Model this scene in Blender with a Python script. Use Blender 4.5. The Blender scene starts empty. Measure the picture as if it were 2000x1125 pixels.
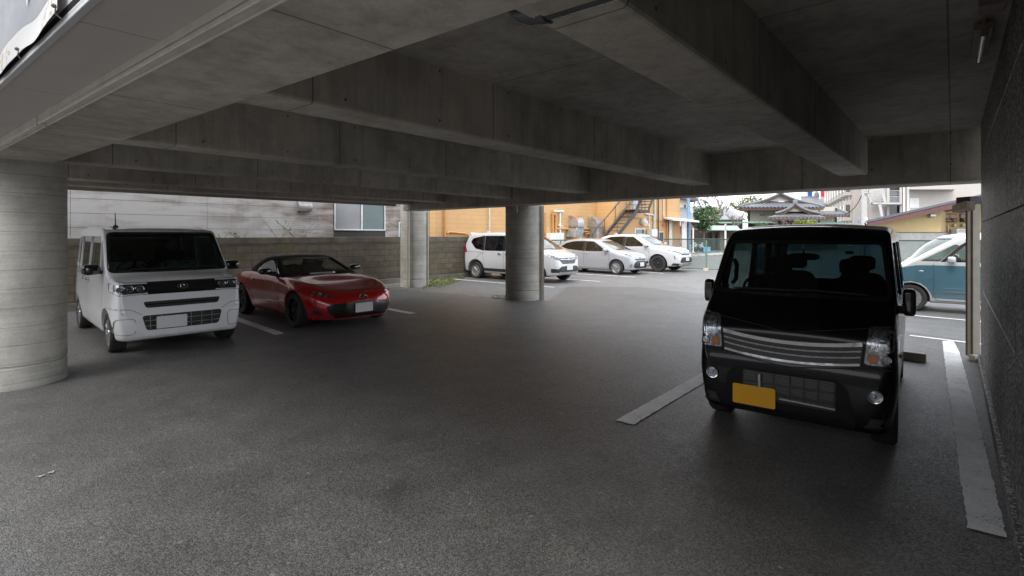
import bpy, bmesh, math, random
import numpy as np
from mathutils import Vector, Matrix, geometry
from mathutils.bvhtree import BVHTree
R = math.radians
random.seed(7)
sc = bpy.context.scene
COL = sc.collection
# ------------------------------------------------------------------ camera
F, HY, H = 1026.0, 458.0, 1.68          # focal length and horizon in photo pixels, eye height in metres
cam = bpy.data.cameras.new('camera'); cam_o = bpy.data.objects.new('camera', cam); COL.objects.link(cam_o)
cam_o.location = (0, 0, H); cam_o.rotation_euler = (R(90), 0, 0)
cam.sensor_width = 36; cam.lens = 36*F/2000; cam.shift_y = -(562.5-HY)/2000
cam.clip_start = .05; cam.clip_end = 2000
sc.camera = cam_o
# ------------------------------------------------------------------ sky, sun, exposure
SUN_EL, SUN_AZ = R(48), R(215)
w = bpy.data.worlds.new('World'); sc.world = w; w.use_nodes = True
nt = w.node_tree; nt.nodes.clear()
out = nt.nodes.new('ShaderNodeOutputWorld'); bg = nt.nodes.new('ShaderNodeBackground')
sky = nt.nodes.new('ShaderNodeTexSky'); sky.sky_type = 'NISHITA'; sky.sun_disc = False
sky.sun_elevation = SUN_EL; sky.sun_rotation = SUN_AZ; sky.air_density = 1.0; sky.dust_density = 3.0; sky.ozone_density = 1.0
tc = nt.nodes.new('ShaderNodeTexCoord'); nz = nt.nodes.new('ShaderNodeTexNoise')
nz.inputs['Scale'].default_value = 3.2; nz.inputs['Detail'].default_value = 8
cr = nt.nodes.new('ShaderNodeValToRGB')
cr.color_ramp.elements[0].position = .32; cr.color_ramp.elements[0].color = (7.4, 7.9, 8.8, 1)
cr.color_ramp.elements[1].position = .66; cr.color_ramp.elements[1].color = (10.5, 10.6, 10.8, 1)
mx = nt.nodes.new('ShaderNodeMix'); mx.data_type = 'RGBA'; mx.inputs[0].default_value = .88
nt.links.new(tc.outputs['Generated'], nz.inputs['Vector']); nt.links.new(nz.outputs['Fac'], cr.inputs[0])
nt.links.new(sky.outputs[0], mx.inputs[6]); nt.links.new(cr.outputs[0], mx.inputs[7])
nt.links.new(mx.outputs[2], bg.inputs[0]); bg.inputs[1].default_value = .1
nt.links.new(bg.outputs[0], out.inputs[0])
sl = bpy.data.lights.new('sun', 'SUN'); sl.energy = 0.8; sl.angle = R(25); sl.color = (1, .96, .9)
so = bpy.data.objects.new('sun', sl); COL.objects.link(so)
so.rotation_euler = (R(90)-SUN_EL, 0, math.pi - SUN_AZ)
sc.view_settings.view_transform = 'Standard'; sc.view_settings.look = 'None'
sc.view_settings.exposure = 1.6; sc.view_settings.gamma = 1
sc.view_settings.use_curve_mapping = False
sc.cycles.use_denoising = True
sc.cycles.max_bounces = 10; sc.cycles.diffuse_bounces = 7; sc.cycles.glossy_bounces = 5; sc.cycles.transparent_max_bounces = 24
sc.cycles.sample_clamp_indirect = 6
# ------------------------------------------------------------------ geometry helpers
def gp(px, py, Z=0.0):                     # point of the plane z=Z seen at a photo pixel
    Y = (H-Z)*F/(py-HY); return Vector(((px-1000)*Y/F, Y, Z))
def at(px, py, Y):                         # point seen at a photo pixel, Y metres ahead
    return Vector(((px-1000)*Y/F, Y, H-(py-HY)*Y/F))
XF = {}; SKEW = {}                        # SKEW: plan angle of buildings that stand oblique to the view
def xf(o):                                  # placement of the thing a part belongs to
    while o not in XF: o=o.parent
    return XF[o]
class MB:
    def __init__(s): s.v = []; s.f = []
    def add(s, vs, fs):
        b = len(s.v); s.v += [Vector(p) for p in vs]; s.f += [tuple(i+b for i in q) for q in fs]; return s
    def hexa(s, p): return s.add(p, [(3,2,1,0),(4,5,6,7),(0,1,5,4),(1,2,6,5),(2,3,7,6),(3,0,4,7)])
    def box(s, x0,y0,z0,x1,y1,z1):
        return s.hexa([(x0,y0,z0),(x1,y0,z0),(x1,y1,z0),(x0,y1,z0),(x0,y0,z1),(x1,y0,z1),(x1,y1,z1),(x0,y1,z1)])
    def obox(s, c, u, v, w):
        c,u,v,w = map(Vector,(c,u,v,w))
        return s.hexa([c-u-v-w,c+u-v-w,c+u+v-w,c-u+v-w,c-u-v+w,c+u-v+w,c+u+v+w,c-u+v+w])
    def prism(s, pts, vec):
        n=len(pts); pts=[Vector(p) for p in pts]; vec=Vector(vec)
        return s.add(pts+[p+vec for p in pts],[tuple(range(n))[::-1],tuple(range(n,2*n))]+[(i,(i+1)%n,n+(i+1)%n,n+i) for i in range(n)])
    def quad(s,a,b,c,d): return s.add([a,b,c,d],[(0,1,2,3)])
    def tube(s, pts, r, n=8, caps=True):
        pts=[Vector(p) for p in pts]; m=len(pts); rs=r if isinstance(r,(list,tuple)) else [r]*m
        vs=[]; fs=[]; ref=None
        for i,p in enumerate(pts):
            t=(pts[min(i+1,m-1)]-pts[max(i-1,0)]).normalized()
            if ref is None: ref=t.orthogonal().normalized()
            ref=(ref-t*ref.dot(t)); ref=ref.normalized() if ref.length>1e-6 else t.orthogonal().normalized()
            b=t.cross(ref)
            for k in range(n):
                a=2*math.pi*k/n; vs.append(p+(ref*math.cos(a)+b*math.sin(a))*rs[i])
        for i in range(m-1):
            for k in range(n): fs.append((i*n+k,i*n+(k+1)%n,(i+1)*n+(k+1)%n,(i+1)*n+k))
        if caps: fs+=[tuple(range(n))[::-1],tuple(range((m-1)*n,m*n))]
        return s.add(vs,fs)
    def lathe(s, prof, o=(0,0,0), ax=(0,0,1), n=32):
        o=Vector(o); ax=Vector(ax).normalized(); u=ax.orthogonal().normalized(); v=ax.cross(u); vs=[]; fs=[]; m=len(prof)
        for r,h in prof:
            for k in range(n):
                a=2*math.pi*k/n; vs.append(o+ax*h+(u*math.cos(a)+v*math.sin(a))*r)
        for i in range(m-1):
            for k in range(n): fs.append((i*n+k,i*n+(k+1)%n,(i+1)*n+(k+1)%n,(i+1)*n+k))
        if prof[0][0]>1e-5: fs.append(tuple(range(n))[::-1])
        if prof[-1][0]>1e-5: fs.append(tuple(range((m-1)*n,m*n)))
        return s.add(vs,fs)
    def blob(s, c, r, e=.6, nu=16, nv=10, M=None):      # superellipsoid
        c=Vector(c); f=lambda x:math.copysign(abs(x)**e,x); vs=[]; fs=[]
        for i in range(nv+1):
            ph=-math.pi/2+math.pi*i/nv
            for k in range(nu):
                th=2*math.pi*k/nu
                p=Vector((r[0]*f(math.cos(ph))*f(math.cos(th)), r[1]*f(math.cos(ph))*f(math.sin(th)), r[2]*f(math.sin(ph))))
                vs.append(c+((M@p) if M else p))
        for i in range(nv):
            for k in range(nu): fs.append((i*nu+k,i*nu+(k+1)%nu,(i+1)*nu+(k+1)%nu,(i+1)*nu+k))
        return s.add(vs,fs)
    def build(s, name, m, parent=None, smooth=None, bevel=0, seg=2, world=True, fix=True, weld=True):
        me=bpy.data.meshes.new(name); vs=s.v
        if parent in SKEW: k_,y_=SKEW[parent]; vs=[Vector((v.x+k_*(v.y-y_),v.y,v.z)) for v in vs]
        if parent is not None and world: inv=xf(parent).inverted(); vs=[inv@v for v in vs]
        me.from_pydata([tuple(v) for v in vs],[],s.f)
        bm=bmesh.new(); bm.from_mesh(me)
        if weld: bmesh.ops.remove_doubles(bm,verts=bm.verts,dist=1e-5)
        if fix: bmesh.ops.recalc_face_normals(bm,faces=bm.faces)
        if bevel:
            es=[e for e in bm.edges if len(e.link_faces)==2 and e.calc_face_angle(0)>R(35)]
            bmesh.ops.bevel(bm,geom=es,offset=bevel,segments=seg,profile=.5,affect='EDGES',clamp_overlap=True)
        bm.to_mesh(me); bm.free()
        if smooth is not None:
            me.polygons.foreach_set('use_smooth',[True]*len(me.polygons)); me.set_sharp_from_angle(angle=R(smooth))
        me.materials.append(m)
        o=bpy.data.objects.new(name,me); COL.objects.link(o)
        if parent is not None: o.parent=parent
        return o
def tag(o,label=None,cat=None,group=None,kind=None):
    for k,v in (('label',label),('category',cat),('group',group),('kind',kind)):
        if v: o[k]=v
    return o
def thing(name,label,cat,loc=(0,0,0),rz=0,group=None):
    o=bpy.data.objects.new(name,None); COL.objects.link(o); o.location=loc; o.rotation_euler=(0,0,rz); o.empty_display_size=.2
    XF[o]=Matrix.Translation(Vector(loc))@Matrix.Rotation(rz,4,'Z'); return tag(o,label,cat,group)
def dup(root,loc,rz,label=None):
    r=root.copy(); COL.objects.link(r); r.location=loc; r.rotation_euler=(0,0,rz)
    if label: r['label']=label
    for ch in root.children:
        c=ch.copy(); COL.objects.link(c); c.parent=r
        for g in ch.children:
            d=g.copy(); COL.objects.link(d); d.parent=c
    return r
def rpoly(pts,r=.03,n=4):                   # polygon with rounded corners
    out=[]; m=len(pts)
    for i in range(m):
        a,b,c=Vector(pts[i-1]),Vector(pts[i]),Vector(pts[(i+1)%m]); rr=r[i] if isinstance(r,(list,tuple)) else r
        d1=min(rr,(a-b).length*.45); d2=min(rr,(c-b).length*.45)
        p=b+(a-b).normalized()*d1; q=b+(c-b).normalized()*d2
        for k in range(n+1):
            t=k/n; out.append(p*(1-t)**2+b*2*t*(1-t)+q*t*t)
    return out
# ------------------------------------------------------------------ materials
def nm(name):
    m=bpy.data.materials.new(name); m.use_nodes=True; t=m.node_tree; b=t.nodes['Principled BSDF']; return m,t,b
def L(t,a,b): t.links.new(a,b)
def N(t,k,**kw):
    n=t.nodes.new('ShaderNode'+k)
    for a,b in kw.items():
        if a.startswith('i_'):
            n.inputs[a[2:].replace('_',' ')].default_value=b
        else: setattr(n,a,b)
    return n
def ramp(t,src,stops):
    r=N(t,'ValToRGB'); e=r.color_ramp.elements
    while len(e)<len(stops): e.new(.5)
    for i,(p,c) in enumerate(stops):
        e[i].position=p; e[i].color=(c,c,c,1) if isinstance(c,(int,float)) else (*c,1)
    L(t,src,r.inputs[0]); return r.outputs[0]
def mixc(t,fac,a,b,mode='MIX'):
    m=N(t,'Mix',data_type='RGBA',blend_type=mode)
    for s,i in ((fac,0),(a,6),(b,7)):
        if hasattr(s,'is_linked'): L(t,s,m.inputs[i])
        elif isinstance(s,(int,float)): m.inputs[i].default_value=s if i==0 else (s,s,s,1)
        else: m.inputs[i].default_value=(*s,1)
    return m.outputs[2]
def math_(t,op,a,b=0.0,c=0.0):
    m=N(t,'Math',operation=op)
    for s,i in ((a,0),(b,1),(c,2)):
        if hasattr(s,'is_linked'): L(t,s,m.inputs[i])
        else: m.inputs[i].default_value=s
    return m.outputs[0]
def coords(t,rot=0,scale=(1,1,1),loc=(0,0,0)):
    c=N(t,'TexCoord'); mp=N(t,'Mapping'); mp.inputs['Rotation'].default_value=(0,0,rot); mp.inputs['Scale'].default_value=scale; mp.inputs['Location'].default_value=loc
    L(t,c.outputs['Object'],mp.inputs[0]); return mp.outputs[0]
def noise(t,vec,scale,detail=4,rough=.55,dist=0):
    n=N(t,'TexNoise',i_Scale=scale,i_Detail=detail,i_Roughness=rough,i_Distortion=dist); L(t,vec,n.inputs['Vector']); return n.outputs['Fac']
def bump(t,b,h,strength=.3,dist=.01):
    n=N(t,'Bump',i_Strength=strength,i_Distance=dist); L(t,h,n.inputs['Height']); L(t,n.outputs[0],b.inputs['Normal'])
def plain(name,c,rough=.5,metal=0,spec=.5,var=.12,scale=6,bmp=0,bscale=40,coat=0):
    m,t,b=nm(name); v=coords(t); f=noise(t,v,scale)
    lo=[x*(1-var) for x in c]; hi=[min(1,x*(1+var)) for x in c]
    L(t,ramp(t,f,[(.3,lo),(.7,hi)]),b.inputs['Base Color'])
    L(t,ramp(t,noise(t,v,scale*3.3),[(.3,max(0,rough-.06)),(.7,min(1,rough+.06))]),b.inputs['Roughness'])
    b.inputs['Metallic'].default_value=metal; b.inputs['Specular IOR Level'].default_value=spec
    if coat: b.inputs['Coat Weight'].default_value=coat; b.inputs['Coat Roughness'].default_value=.03
    if bmp: bump(t,b,noise(t,v,bscale,6),bmp,.01)
    return m
A_ANG=R(50.0)                               # direction of the joists in plan
def concrete(name,c=(.26,.25,.225),panel=True,band=False,stain=1.0):
    m,t,b=nm(name); v=coords(t,-A_ANG); big=noise(t,v,.55,6,.6,.4); mid=noise(t,v,3.2,8,.65)
    vs=coords(t,-A_ANG,(9,9,.8)) if not band else coords(t,0,(1.2,1.2,26))
    streak=noise(t,vs,1.1,6,.6)
    base=ramp(t,big,[(.28,[x*.66 for x in c]),(.5,c),(.75,[x*1.15 for x in c])])
    base=mixc(t,1.0,base,ramp(t,mid,[(.25,.72),(.6,1.05),(.8,1.12)]),'MULTIPLY')
    base=mixc(t,(.45 if band else .55)*stain,base,ramp(t,streak,[(.3,.62),(.52,1),(.8,1.1)]),'MULTIPLY')
    fine=noise(t,v,55,6,.7); base=mixc(t,.6,base,ramp(t,fine,[(.3,.8),(.7,1.15)]),'MULTIPLY')
    sx=N(t,'SeparateXYZ'); L(t,v,sx.inputs[0])
    h=fine
    if panel:                               # shuttering joints and tie holes
        def line(o,period,ofs,wd):
            f=math_(t,'FRACT',math_(t,'MULTIPLY_ADD',o,1/period,ofs)); d=math_(t,'ABSOLUTE',math_(t,'SUBTRACT',f,.5))
            return math_(t,'LESS_THAN',d,wd/period)
        j=math_(t,'MAXIMUM',line(sx.outputs[0],1.83,.31,.006),line(sx.outputs[1],1.83,.17,.006))
        tone=noise(t,coords(t,-A_ANG,(.55,.55,.01)),1.0,0)
        base=mixc(t,.55,base,ramp(t,tone,[(.4,.82),(.6,1.12)]),'MULTIPLY')
        base=mixc(t,math_(t,'MULTIPLY',j,.6),base,(.03,.028,.025))
        hx=math_(t,'SUBTRACT',math_(t,'FRACT',math_(t,'MULTIPLY',sx.outputs[0],1/.9)),.5); hz=math_(t,'SUBTRACT',math_(t,'FRACT',math_(t,'MULTIPLY_ADD',sx.outputs[2],1/.42,.2)),.5)
        hy=math_(t,'SUBTRACT',math_(t,'FRACT',math_(t,'MULTIPLY',sx.outputs[1],1/.9)),.5)
        d2=math_(t,'ADD',math_(t,'POWER',math_(t,'MULTIPLY',hz,.42),2),math_(t,'MINIMUM',math_(t,'POWER',math_(t,'MULTIPLY',hx,.9),2),math_(t,'POWER',math_(t,'MULTIPLY',hy,.9),2)))
        base=mixc(t,math_(t,'MULTIPLY',math_(t,'LESS_THAN',d2,.012**2),.75),base,(.02,.02,.018))
    if band:                                # spiral form joints round a column
        f=math_(t,'FRACT',math_(t,'ADD',math_(t,'MULTIPLY',sx.outputs[2],1/.205),math_(t,'MULTIPLY',noise(t,v,.8,1),.35)))
        d=math_(t,'ABSOLUTE',math_(t,'SUBTRACT',f,.5)); j=ramp(t,d,[(0,1.0),(.03,0.0)])
        base=mixc(t,math_(t,'MULTIPLY',j,math_(t,'MULTIPLY',noise(t,v,6,3),.9)),base,(.05,.048,.042))
    L(t,base,b.inputs['Base Color']); b.inputs['Roughness'].default_value=.82; b.inputs['Specular IOR Level'].default_value=.35
    bump(t,b,math_(t,'ADD',fine,math_(t,'MULTIPLY',mid,.6)),.35,.006)
    return m
def asphalt(name,c=.052,agg=75,light=.2,patch=.35,warm=(1,.97,.93)):
    m,t,b=nm(name); v=coords(t)
    vo=N(t,'TexVoronoi',i_Scale=agg); L(t,v,vo.inputs['Vector']); vo2=N(t,'TexVoronoi',i_Scale=agg*.42); L(t,v,vo2.inputs['Vector'])
    s1=N(t,'SeparateColor'); L(t,vo.outputs['Color'],s1.inputs[0]); s2=N(t,'SeparateColor'); L(t,vo2.outputs['Color'],s2.inputs[0])
    stone=ramp(t,s1.outputs[0],[(.0,.52),(.55,.98),(.86,1.35),(.985,light/c*.55)])
    big=ramp(t,noise(t,v,.28,6,.6,.5),[(.3,1-patch),(.7,1+patch)]); mid=ramp(t,noise(t,v,2.1,5,.6),[(.3,.8),(.7,1.18)])
    col=mixc(t,1,mixc(t,1,stone,big,'MULTIPLY'),mid,'MULTIPLY'); col=mixc(t,1,col,[c*x for x in warm],'MULTIPLY')
    wet=ramp(t,s2.outputs[1],[(.994,0),(.997,.6)]); col=mixc(t,wet,col,(.22,.21,.19))
    stain=ramp(t,noise(t,v,.9,7,.7,1.0),[(.57,0),(.70,.5)]); col=mixc(t,stain,col,(c*.35,c*.35,c*.34))
    L(t,col,b.inputs['Base Color']); L(t,ramp(t,s1.outputs[1],[(0,.40),(1,.70)]),b.inputs['Roughness']); b.inputs['Specular IOR Level'].default_value=.5
    d=math_(t,'SUBTRACT',1,math_(t,'MULTIPLY',vo.outputs['Distance'],1.4)); hh=math_(t,'ADD',math_(t,'MULTIPLY',d,s1.outputs[2]),math_(t,'MULTIPLY',noise(t,v,9,4),.8))
    bump(t,b,hh,.5,.006); return m
# ================================================================== the covered car park
U=Vector((math.cos(A_ANG),math.sin(A_ANG),0)); V=Vector((-U.y,U.x,0)); Z3=Vector((0,0,1))
def isect(p,d,q,e):                         # 2D line intersection
    k=d.x*e.y-d.y*e.x; t=((q.x-p.x)*e.y-(q.y-p.y)*e.x)/k; return p+d*t
def flat(v): return Vector((v.x,v.y,0))
def up(v,z): return Vector((v.x,v.y,z))
M_CONC=concrete('concrete',(.47,.435,.38)); M_CONCD=concrete('concrete_slab',(.42,.39,.345)); M_COL=concrete('column_concrete',(.43,.415,.375),panel=False,band=True)
ZG,ZJ,ZS,ZL=2.40,2.57,3.10,2.48
P2=Vector((.29,13.68,0)); P1=Vector((-5.64,5.97,0)); P3=Vector((-3.17,17.0,0))
bld=thing('parking_structure','grey concrete building on round columns sheltering the parked cars under deep ceiling beams','building',P2)
# far girder
g0,g1=flat(gp(808,410.5,ZG)),flat(gp(1916,352,ZG)); gd=(g1-g0).normalized(); gn=Vector((-gd.y,gd.x,0));
if gn.y<0: gn=-gn
# left girder
l0,l1=flat(gp(127,313.5,ZL)),flat(gp(1078,0,ZL)); ld=(l1-l0).normalized()
k0,k1=flat(gp(0,287,ZL)),flat(gp(474,28,ZL))
# stone wall line
w1=flat(gp(1916,712)); 
eb=flat(gp(129,364,ZJ))                     # edge beam, outer lower edge
def beam(name,a,b,c,d,z0,z1,m=None):
    mb=MB(); mb.prism([up(a,z0),up(b,z0),up(c,z0),up(d,z0)],(0,0,z1-z0)); return mb.build(name,m or M_CONC,bld,bevel=.022,seg=2)
wl=isect(w1,U,l0,ld); wg=isect(w1,U,g0,gd)
cornerL=isect(eb,U,l0,ld)
a=g0-gd*.55; b=wg+gd*.6
beam('girder',a,b,b+gn*.62,a+gn*.62,ZG,ZS+.02)
ka=isect(eb-V*0,U,k0,(k1-k0).normalized()); kb=isect(w1,U,k0,(k1-k0).normalized())
beam('girder',cornerL-ld*.5,wl+ld*.4,kb+ld*.4,ka-ld*.5,ZL,ZS+.02)
for px,py,wd in ((1697,343,.37),(1392,362,.37),(1176,379.5,.37),(1010,387.5,.37),(897,397,.37)):
    e=flat(gp(px,py,ZJ)); s=isect(e,U,l0,ld)-U*.15; e2=isect(e,U,g0,gd)+U*.15
    beam('beam',s,e2,e2+V*wd,s+V*wd,ZJ,ZS+.02)
e2=isect(eb,U,g0,gd)
beam('beam',cornerL-U*.3,e2-U*.05,e2-U*.05-V*.3,cornerL-U*.3-V*.3,ZJ,ZS+.02)
mb=MB()                                     # steel trim along the edge beam
mb.prism([up(cornerL+V*.004,ZJ-.06),up(e2-U*.4+V*.004,ZJ-.06),up(e2-U*.4+V*.06,ZJ-.06),up(cornerL+V*.06,ZJ-.06)],(0,0,.10))
mb.build('edge_trim',plain('trim_metal',(.30,.27,.23),.5),bld,bevel=.01)
# slab, and an unseen storey block cut low to admit sky light
s0=cornerL-V*-.25-ld*.6; pts=[isect(eb+V*.2,U,k0,ld),isect(eb+V*.2,U,g0+gn*.6,gd),isect(w1-V*.3,U,g0+gn*.6,gd),isect(w1-V*.3,U,k0,ld)]
mb=MB(); mb.prism([up(p,ZS) for p in pts],(0,0,.25)); mb.build('ceiling_slab',M_CONCD,bld)
mb=MB(); mb.prism([up(p,ZS+.25) for p in pts],(0,0,1.3)); mb.build('low_storey_block',plain('render_wall',(.5,.49,.46),.8,bmp=.2),bld)
# columns
def column(c,r,ztop):
    mb=MB(); mb.lathe([(r,-.05),(r,.235),(r-.012,.243),(r-.012,.257),(r,.265),(r,ztop)],(c.x,c.y,0),n=72); return mb.build('column',M_COL,bld,smooth=40)
c1=column(P1,.45,ZL+.05); column(P2,.46,ZG+.3); column(P3,.43,ZG+.3)
mb=MB(); hv=Vector((P2.x,P2.y,0)); mb.obox(hv+Z3*2.66-gn*.12,gd*.2,gn*.34,Z3*.43); mb.build('column_head',M_CONC,bld,bevel=.015)
# shutter guide rails beside the columns
M_RAIL=plain('rail_beige',(.44,.40,.34),.4,.2); M_RAILD=plain('rail_brown',(.16,.13,.105),.45,.3)
def rail(pxa,pxb,pyb,ztop,m,dep=.09):
    Y=gp(pxa,pyb).y; a=Vector(((pxa-1000)*Y/F,Y,0)); b=Vector(((pxb-1000)*Y/F,Y,0))
    mb=MB(); mb.box(a.x,Y,0,b.x,Y+dep,ztop); mb.box(a.x+(b.x-a.x)*.42,Y-.008,.0,a.x+(b.x-a.x)*.58,Y,ztop); return mb.build('guide_rail',m,bld,bevel=.004,seg=1)
rail(794.5,799,563,ZJ,M_RAIL); rail(831.5,836.5,560,ZG+.02,M_RAIL); rail(1056,1062.5,586,ZG+.02,M_RAIL)
# granite wall on the right
def granite():
    m,t,b=nm('dark_granite'); v=coords(t); vo=N(t,'TexVoronoi',i_Scale=60); L(t,v,vo.inputs['Vector']); s=N(t,'SeparateColor'); L(t,vo.outputs['Color'],s.inputs[0])
    n=noise(t,v,90,3,.7); sp=ramp(t,math_(t,'ADD',math_(t,'MULTIPLY',s.outputs[0],.6),math_(t,'MULTIPLY',n,.5)),[(.3,(.022,.019,.018)),(.58,(.09,.082,.078)),(.8,(.46,.43,.41))])
    big=ramp(t,noise(t,v,1.3,6,.6),[(.3,.75),(.7,1.2)]); col=mixc(t,1,sp,big,'MULTIPLY')
    wv=coords(t,0,(7,7,.5)); col=mixc(t,.6,col,ramp(t,noise(t,wv,1,5),[(.35,.6),(.6,1.1)]),'MULTIPLY')
    L(t,col,b.inputs['Base Color']); b.inputs['Roughness'].default_value=.55; bump(t,b,n,.5,.006); return m
M_GRAN=granite()
wend=isect(w1,U,k0-V*0,ld)-U*.3; wlen=(w1-wend).length
mb=MB(); hts=[0.0,.13,.98,1.83,2.68,3.12]; 
for i in range(5):
    x=0.0; n=0
    while x<wlen-.02:
        x2=min(x+(1.22 if (n or i%2==0) else .61),wlen)
        a=w1-U*x; b=w1-U*x2+U*.006; ins=-.03 if i==0 else .0
        mb.prism([up(a,hts[i]+(.006 if i else 0)),up(b,hts[i]+(.006 if i else 0)),up(b-V*(.05-ins),hts[i]+(.006 if i else 0)),up(a-V*(.05-ins),hts[i]+(.006 if i else 0))],(0,0,hts[i+1]-hts[i]-(.006 if i else 0))) if ins==0 else mb.prism([up(a+V*.03,0),up(b-U*.006+V*.03,0),up(b-U*.006-V*.05,0),up(a-V*.05,0)],(0,0,.13))
        x=x2; n+=1
mb.build('stone_wall',M_GRAN,bld,bevel=.004,seg=1)
mb=MB(); mb.prism([up(w1-V*.052,0),up(wend-V*.052,0),up(wend-V*.4,0),up(w1-V*.4,0)],(0,0,3.1)); mb.build('wall_core',M_CONCD,bld)
# canopy along the front: soffit panels, gutter trough, fascia
f0,f1=flat(gp(0,160,2.5)),flat(gp(160,0,2.5)); fd=ld.copy()
q0=flat(gp(0,274,2.5))
M_SOF=plain('soffit_board',(.46,.43,.40),.7,var=.05,scale=2,bmp=.05)
fa=isect(eb,U,f0,fd); fb=isect(w1,U,f0,fd); qa=isect(eb,U,q0,fd); qb=isect(w1,U,q0,fd); n=9
for i in range(n):
    t0,t1=i/n,(i+1)/n; e=.003/((fb-fa).length/n)/n
    p=[fa.lerp(fb,t0+e),fa.lerp(fb,t1-e),qa.lerp(qb,t1-e),qa.lerp(qb,t0+e)]
    mb=MB(); mb.prism([up(x,2.5) for x in p],(0,0,.012)); mb.build('soffit_panel',M_SOF,bld)
mb=MB(); mb.prism([up(x,2.516) for x in (fa,fb,isect(w1,U,k0,fd),isect(eb,U,k0,fd))],(0,0,.03)); mb.build('soffit_backing',plain('backing_dark',(.02,.02,.02),.9),bld)
r0=flat(gp(0,279,2.46)); r1=flat(gp(0,291,2.46)); ra,rb,rc,rd=[isect(o,U,r,fd) for o,r in ((eb,r0),(w1,r0),(w1,r1),(eb,r1))]
M_TR=plain('trough_metal',(.60,.565,.52),.45,.1)
ln=(rb-ra).length; ss=[0,.33,.60,.86,1.0]
for i in range(4):
    mb=MB(); a,b=ra.lerp(rb,ss[i]+.002),ra.lerp(rb,ss[i+1]-.002); c,d=rd.lerp(rc,ss[i+1]-.002),rd.lerp(rc,ss[i]+.002)
    mb.prism([up(x,2.455) for x in (a,b,c,d)],(0,0,.012)); o2=(d-a).normalized()
    for p,q,s in ((a,b,1),(d,c,-1)): mb.prism([up(p,2.438),up(q,2.438),up(q+o2*.012*s,2.438),up(p+o2*.012*s,2.438)],(0,0,.075))
    mb.build('gutter_trough',M_TR,bld,bevel=.003,seg=1)
fn=Vector((fd.y,-fd.x,0)); 
if fn.dot(-f0)<0: fn=-fn
mb=MB(); mb.prism([up(fa,2.488),up(fb,2.488),up(fb-fn*.03,2.488),up(fa-fn*.03,2.488)],(0,0,3.5)); mb.build('fascia',plain('fascia_white',(.45,.45,.455),.5,var=.06),bld,bevel=.004)
# banner lashed to the fascia
ban=thing('banner','weathered grey banner with a rolled white hem lashed to the white fascia overhead','banner',up(f0+fn*.012,2.6))
b1=isect(Vector((0,0,0)),Vector(((125-1000)/F,1,0)),f0+fn*.012,fd); bl=-fd
def bpt(s,z): 
    sag=.012*math.sin(s*4.3)**2+.003*math.sin(s*17); off=.012+.005*math.sin(s*7+z*3)+.003*math.sin(z*23+s*4)
    return up(b1+bl*s+fn*off,z-(sag if z<2.70 else sag*.3))
def bgrid(z0,z1,nz):
    mb=MB(); ns=60; vs=[bpt(3.2*i/ns,z0+(z1-z0)*j/nz) for j in range(nz+1) for i in range(ns+1)]
    mb.add(vs,[(j*(ns+1)+i,j*(ns+1)+i+1,(j+1)*(ns+1)+i+1,(j+1)*(ns+1)+i) for j in range(nz) for i in range(ns)]); return mb
S60,S78=[(isect(Vector((0,0,0)),Vector(((p-1000)/F,1,0)),f0+fn*.012,fd)-b1).dot(bl) for p in (62,76)]
def hem_mat():
    m,t,b=nm('banner_hem'); c=N(t,'TexCoord'); s=N(t,'SeparateXYZ'); L(t,c.outputs['Object'],s.inputs[0])
    n=noise(t,c.outputs['Object'],14,2); f=ramp(t,math_(t,'ADD',math_(t,'MULTIPLY',math_(t,'SINE',math_(t,'MULTIPLY',s.outputs[0],8)),.25),n),[(.66,(.40,.395,.38)),(.70,(.05,.06,.08)),(.74,(.36,.27,.16)),(.78,(.40,.395,.38))])
    L(t,f,b.inputs['Base Color']); b.inputs['Roughness'].default_value=.5; return m
bgrid(2.612,4.4,18).build('banner_sheet',plain('banner_cloth',(.17,.175,.19),.6,scale=3),ban,smooth=60)
bgrid(2.517,2.611,6).build('banner_hem',hem_mat(),ban,smooth=60)
mb=MB(); mb.add([bpt(s,z)+fn*.006 for s,z in ((S60,2.68),(S60+.03,3.3),(S78+.02,3.3),(S78,2.84))],[(0,1,2,3)]); mb.build('print_mark',plain('print_white',(.5,.5,.5),.6),ban)
M_ROPE=plain('rope',(.12,.10,.09),.8)
for s in (.02,.75,1.5): mb=MB(); mb.tube([bpt(s,2.527),bpt(s+.01,2.512),up(b1+bl*(s+.01)+fn*.002,2.495)],.003,6); mb.blob(bpt(s,2.535)+fn*.006,(.008,.008,.008),1); mb.build('lashing',M_ROPE,ban,smooth=60)
# drain pipe under the slab beside the front girder
dp=thing('drain_pipe','dark plastic drain pipe with an elbow hung along the front girder','pipe',l0+Z3*2.6)
zc=2.62; pe=flat(gp(1022,34,2.56))-ld*0; pc=isect(pe,U,l0+V*0,ld)
off=U*.30; ps=isect(Vector((0,0,0)),Vector(((1040-1000)/F,1,0)),l0+off,ld); pr=.058
mb=MB(); mb.tube([up(ps+ld*.06,zc),up(ps+ld*2.6,zc)],pr,20); mb.build('pipe',plain('pipe_pvc',(.085,.085,.092),.22),dp,smooth=40)
mb=MB(); mb.tube([up(ps-ld*.085+U*.0,zc+.16),up(ps-ld*.08,zc+.06),up(ps-ld*.05,zc+.015),up(ps,zc),up(ps+ld*.06,zc)],[pr,pr,pr*1.02,pr*1.08,pr*1.12],20); mb.tube([up(ps-ld*.085,zc+.16),up(ps-ld*.085,ZS)],pr,20)
mb.tube([up(ps+ld*.045,zc),up(ps+ld*.075,zc)],pr*1.2,20); mb.build('elbow',bpy.data.materials['pipe_pvc'],dp,smooth=40)
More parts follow.
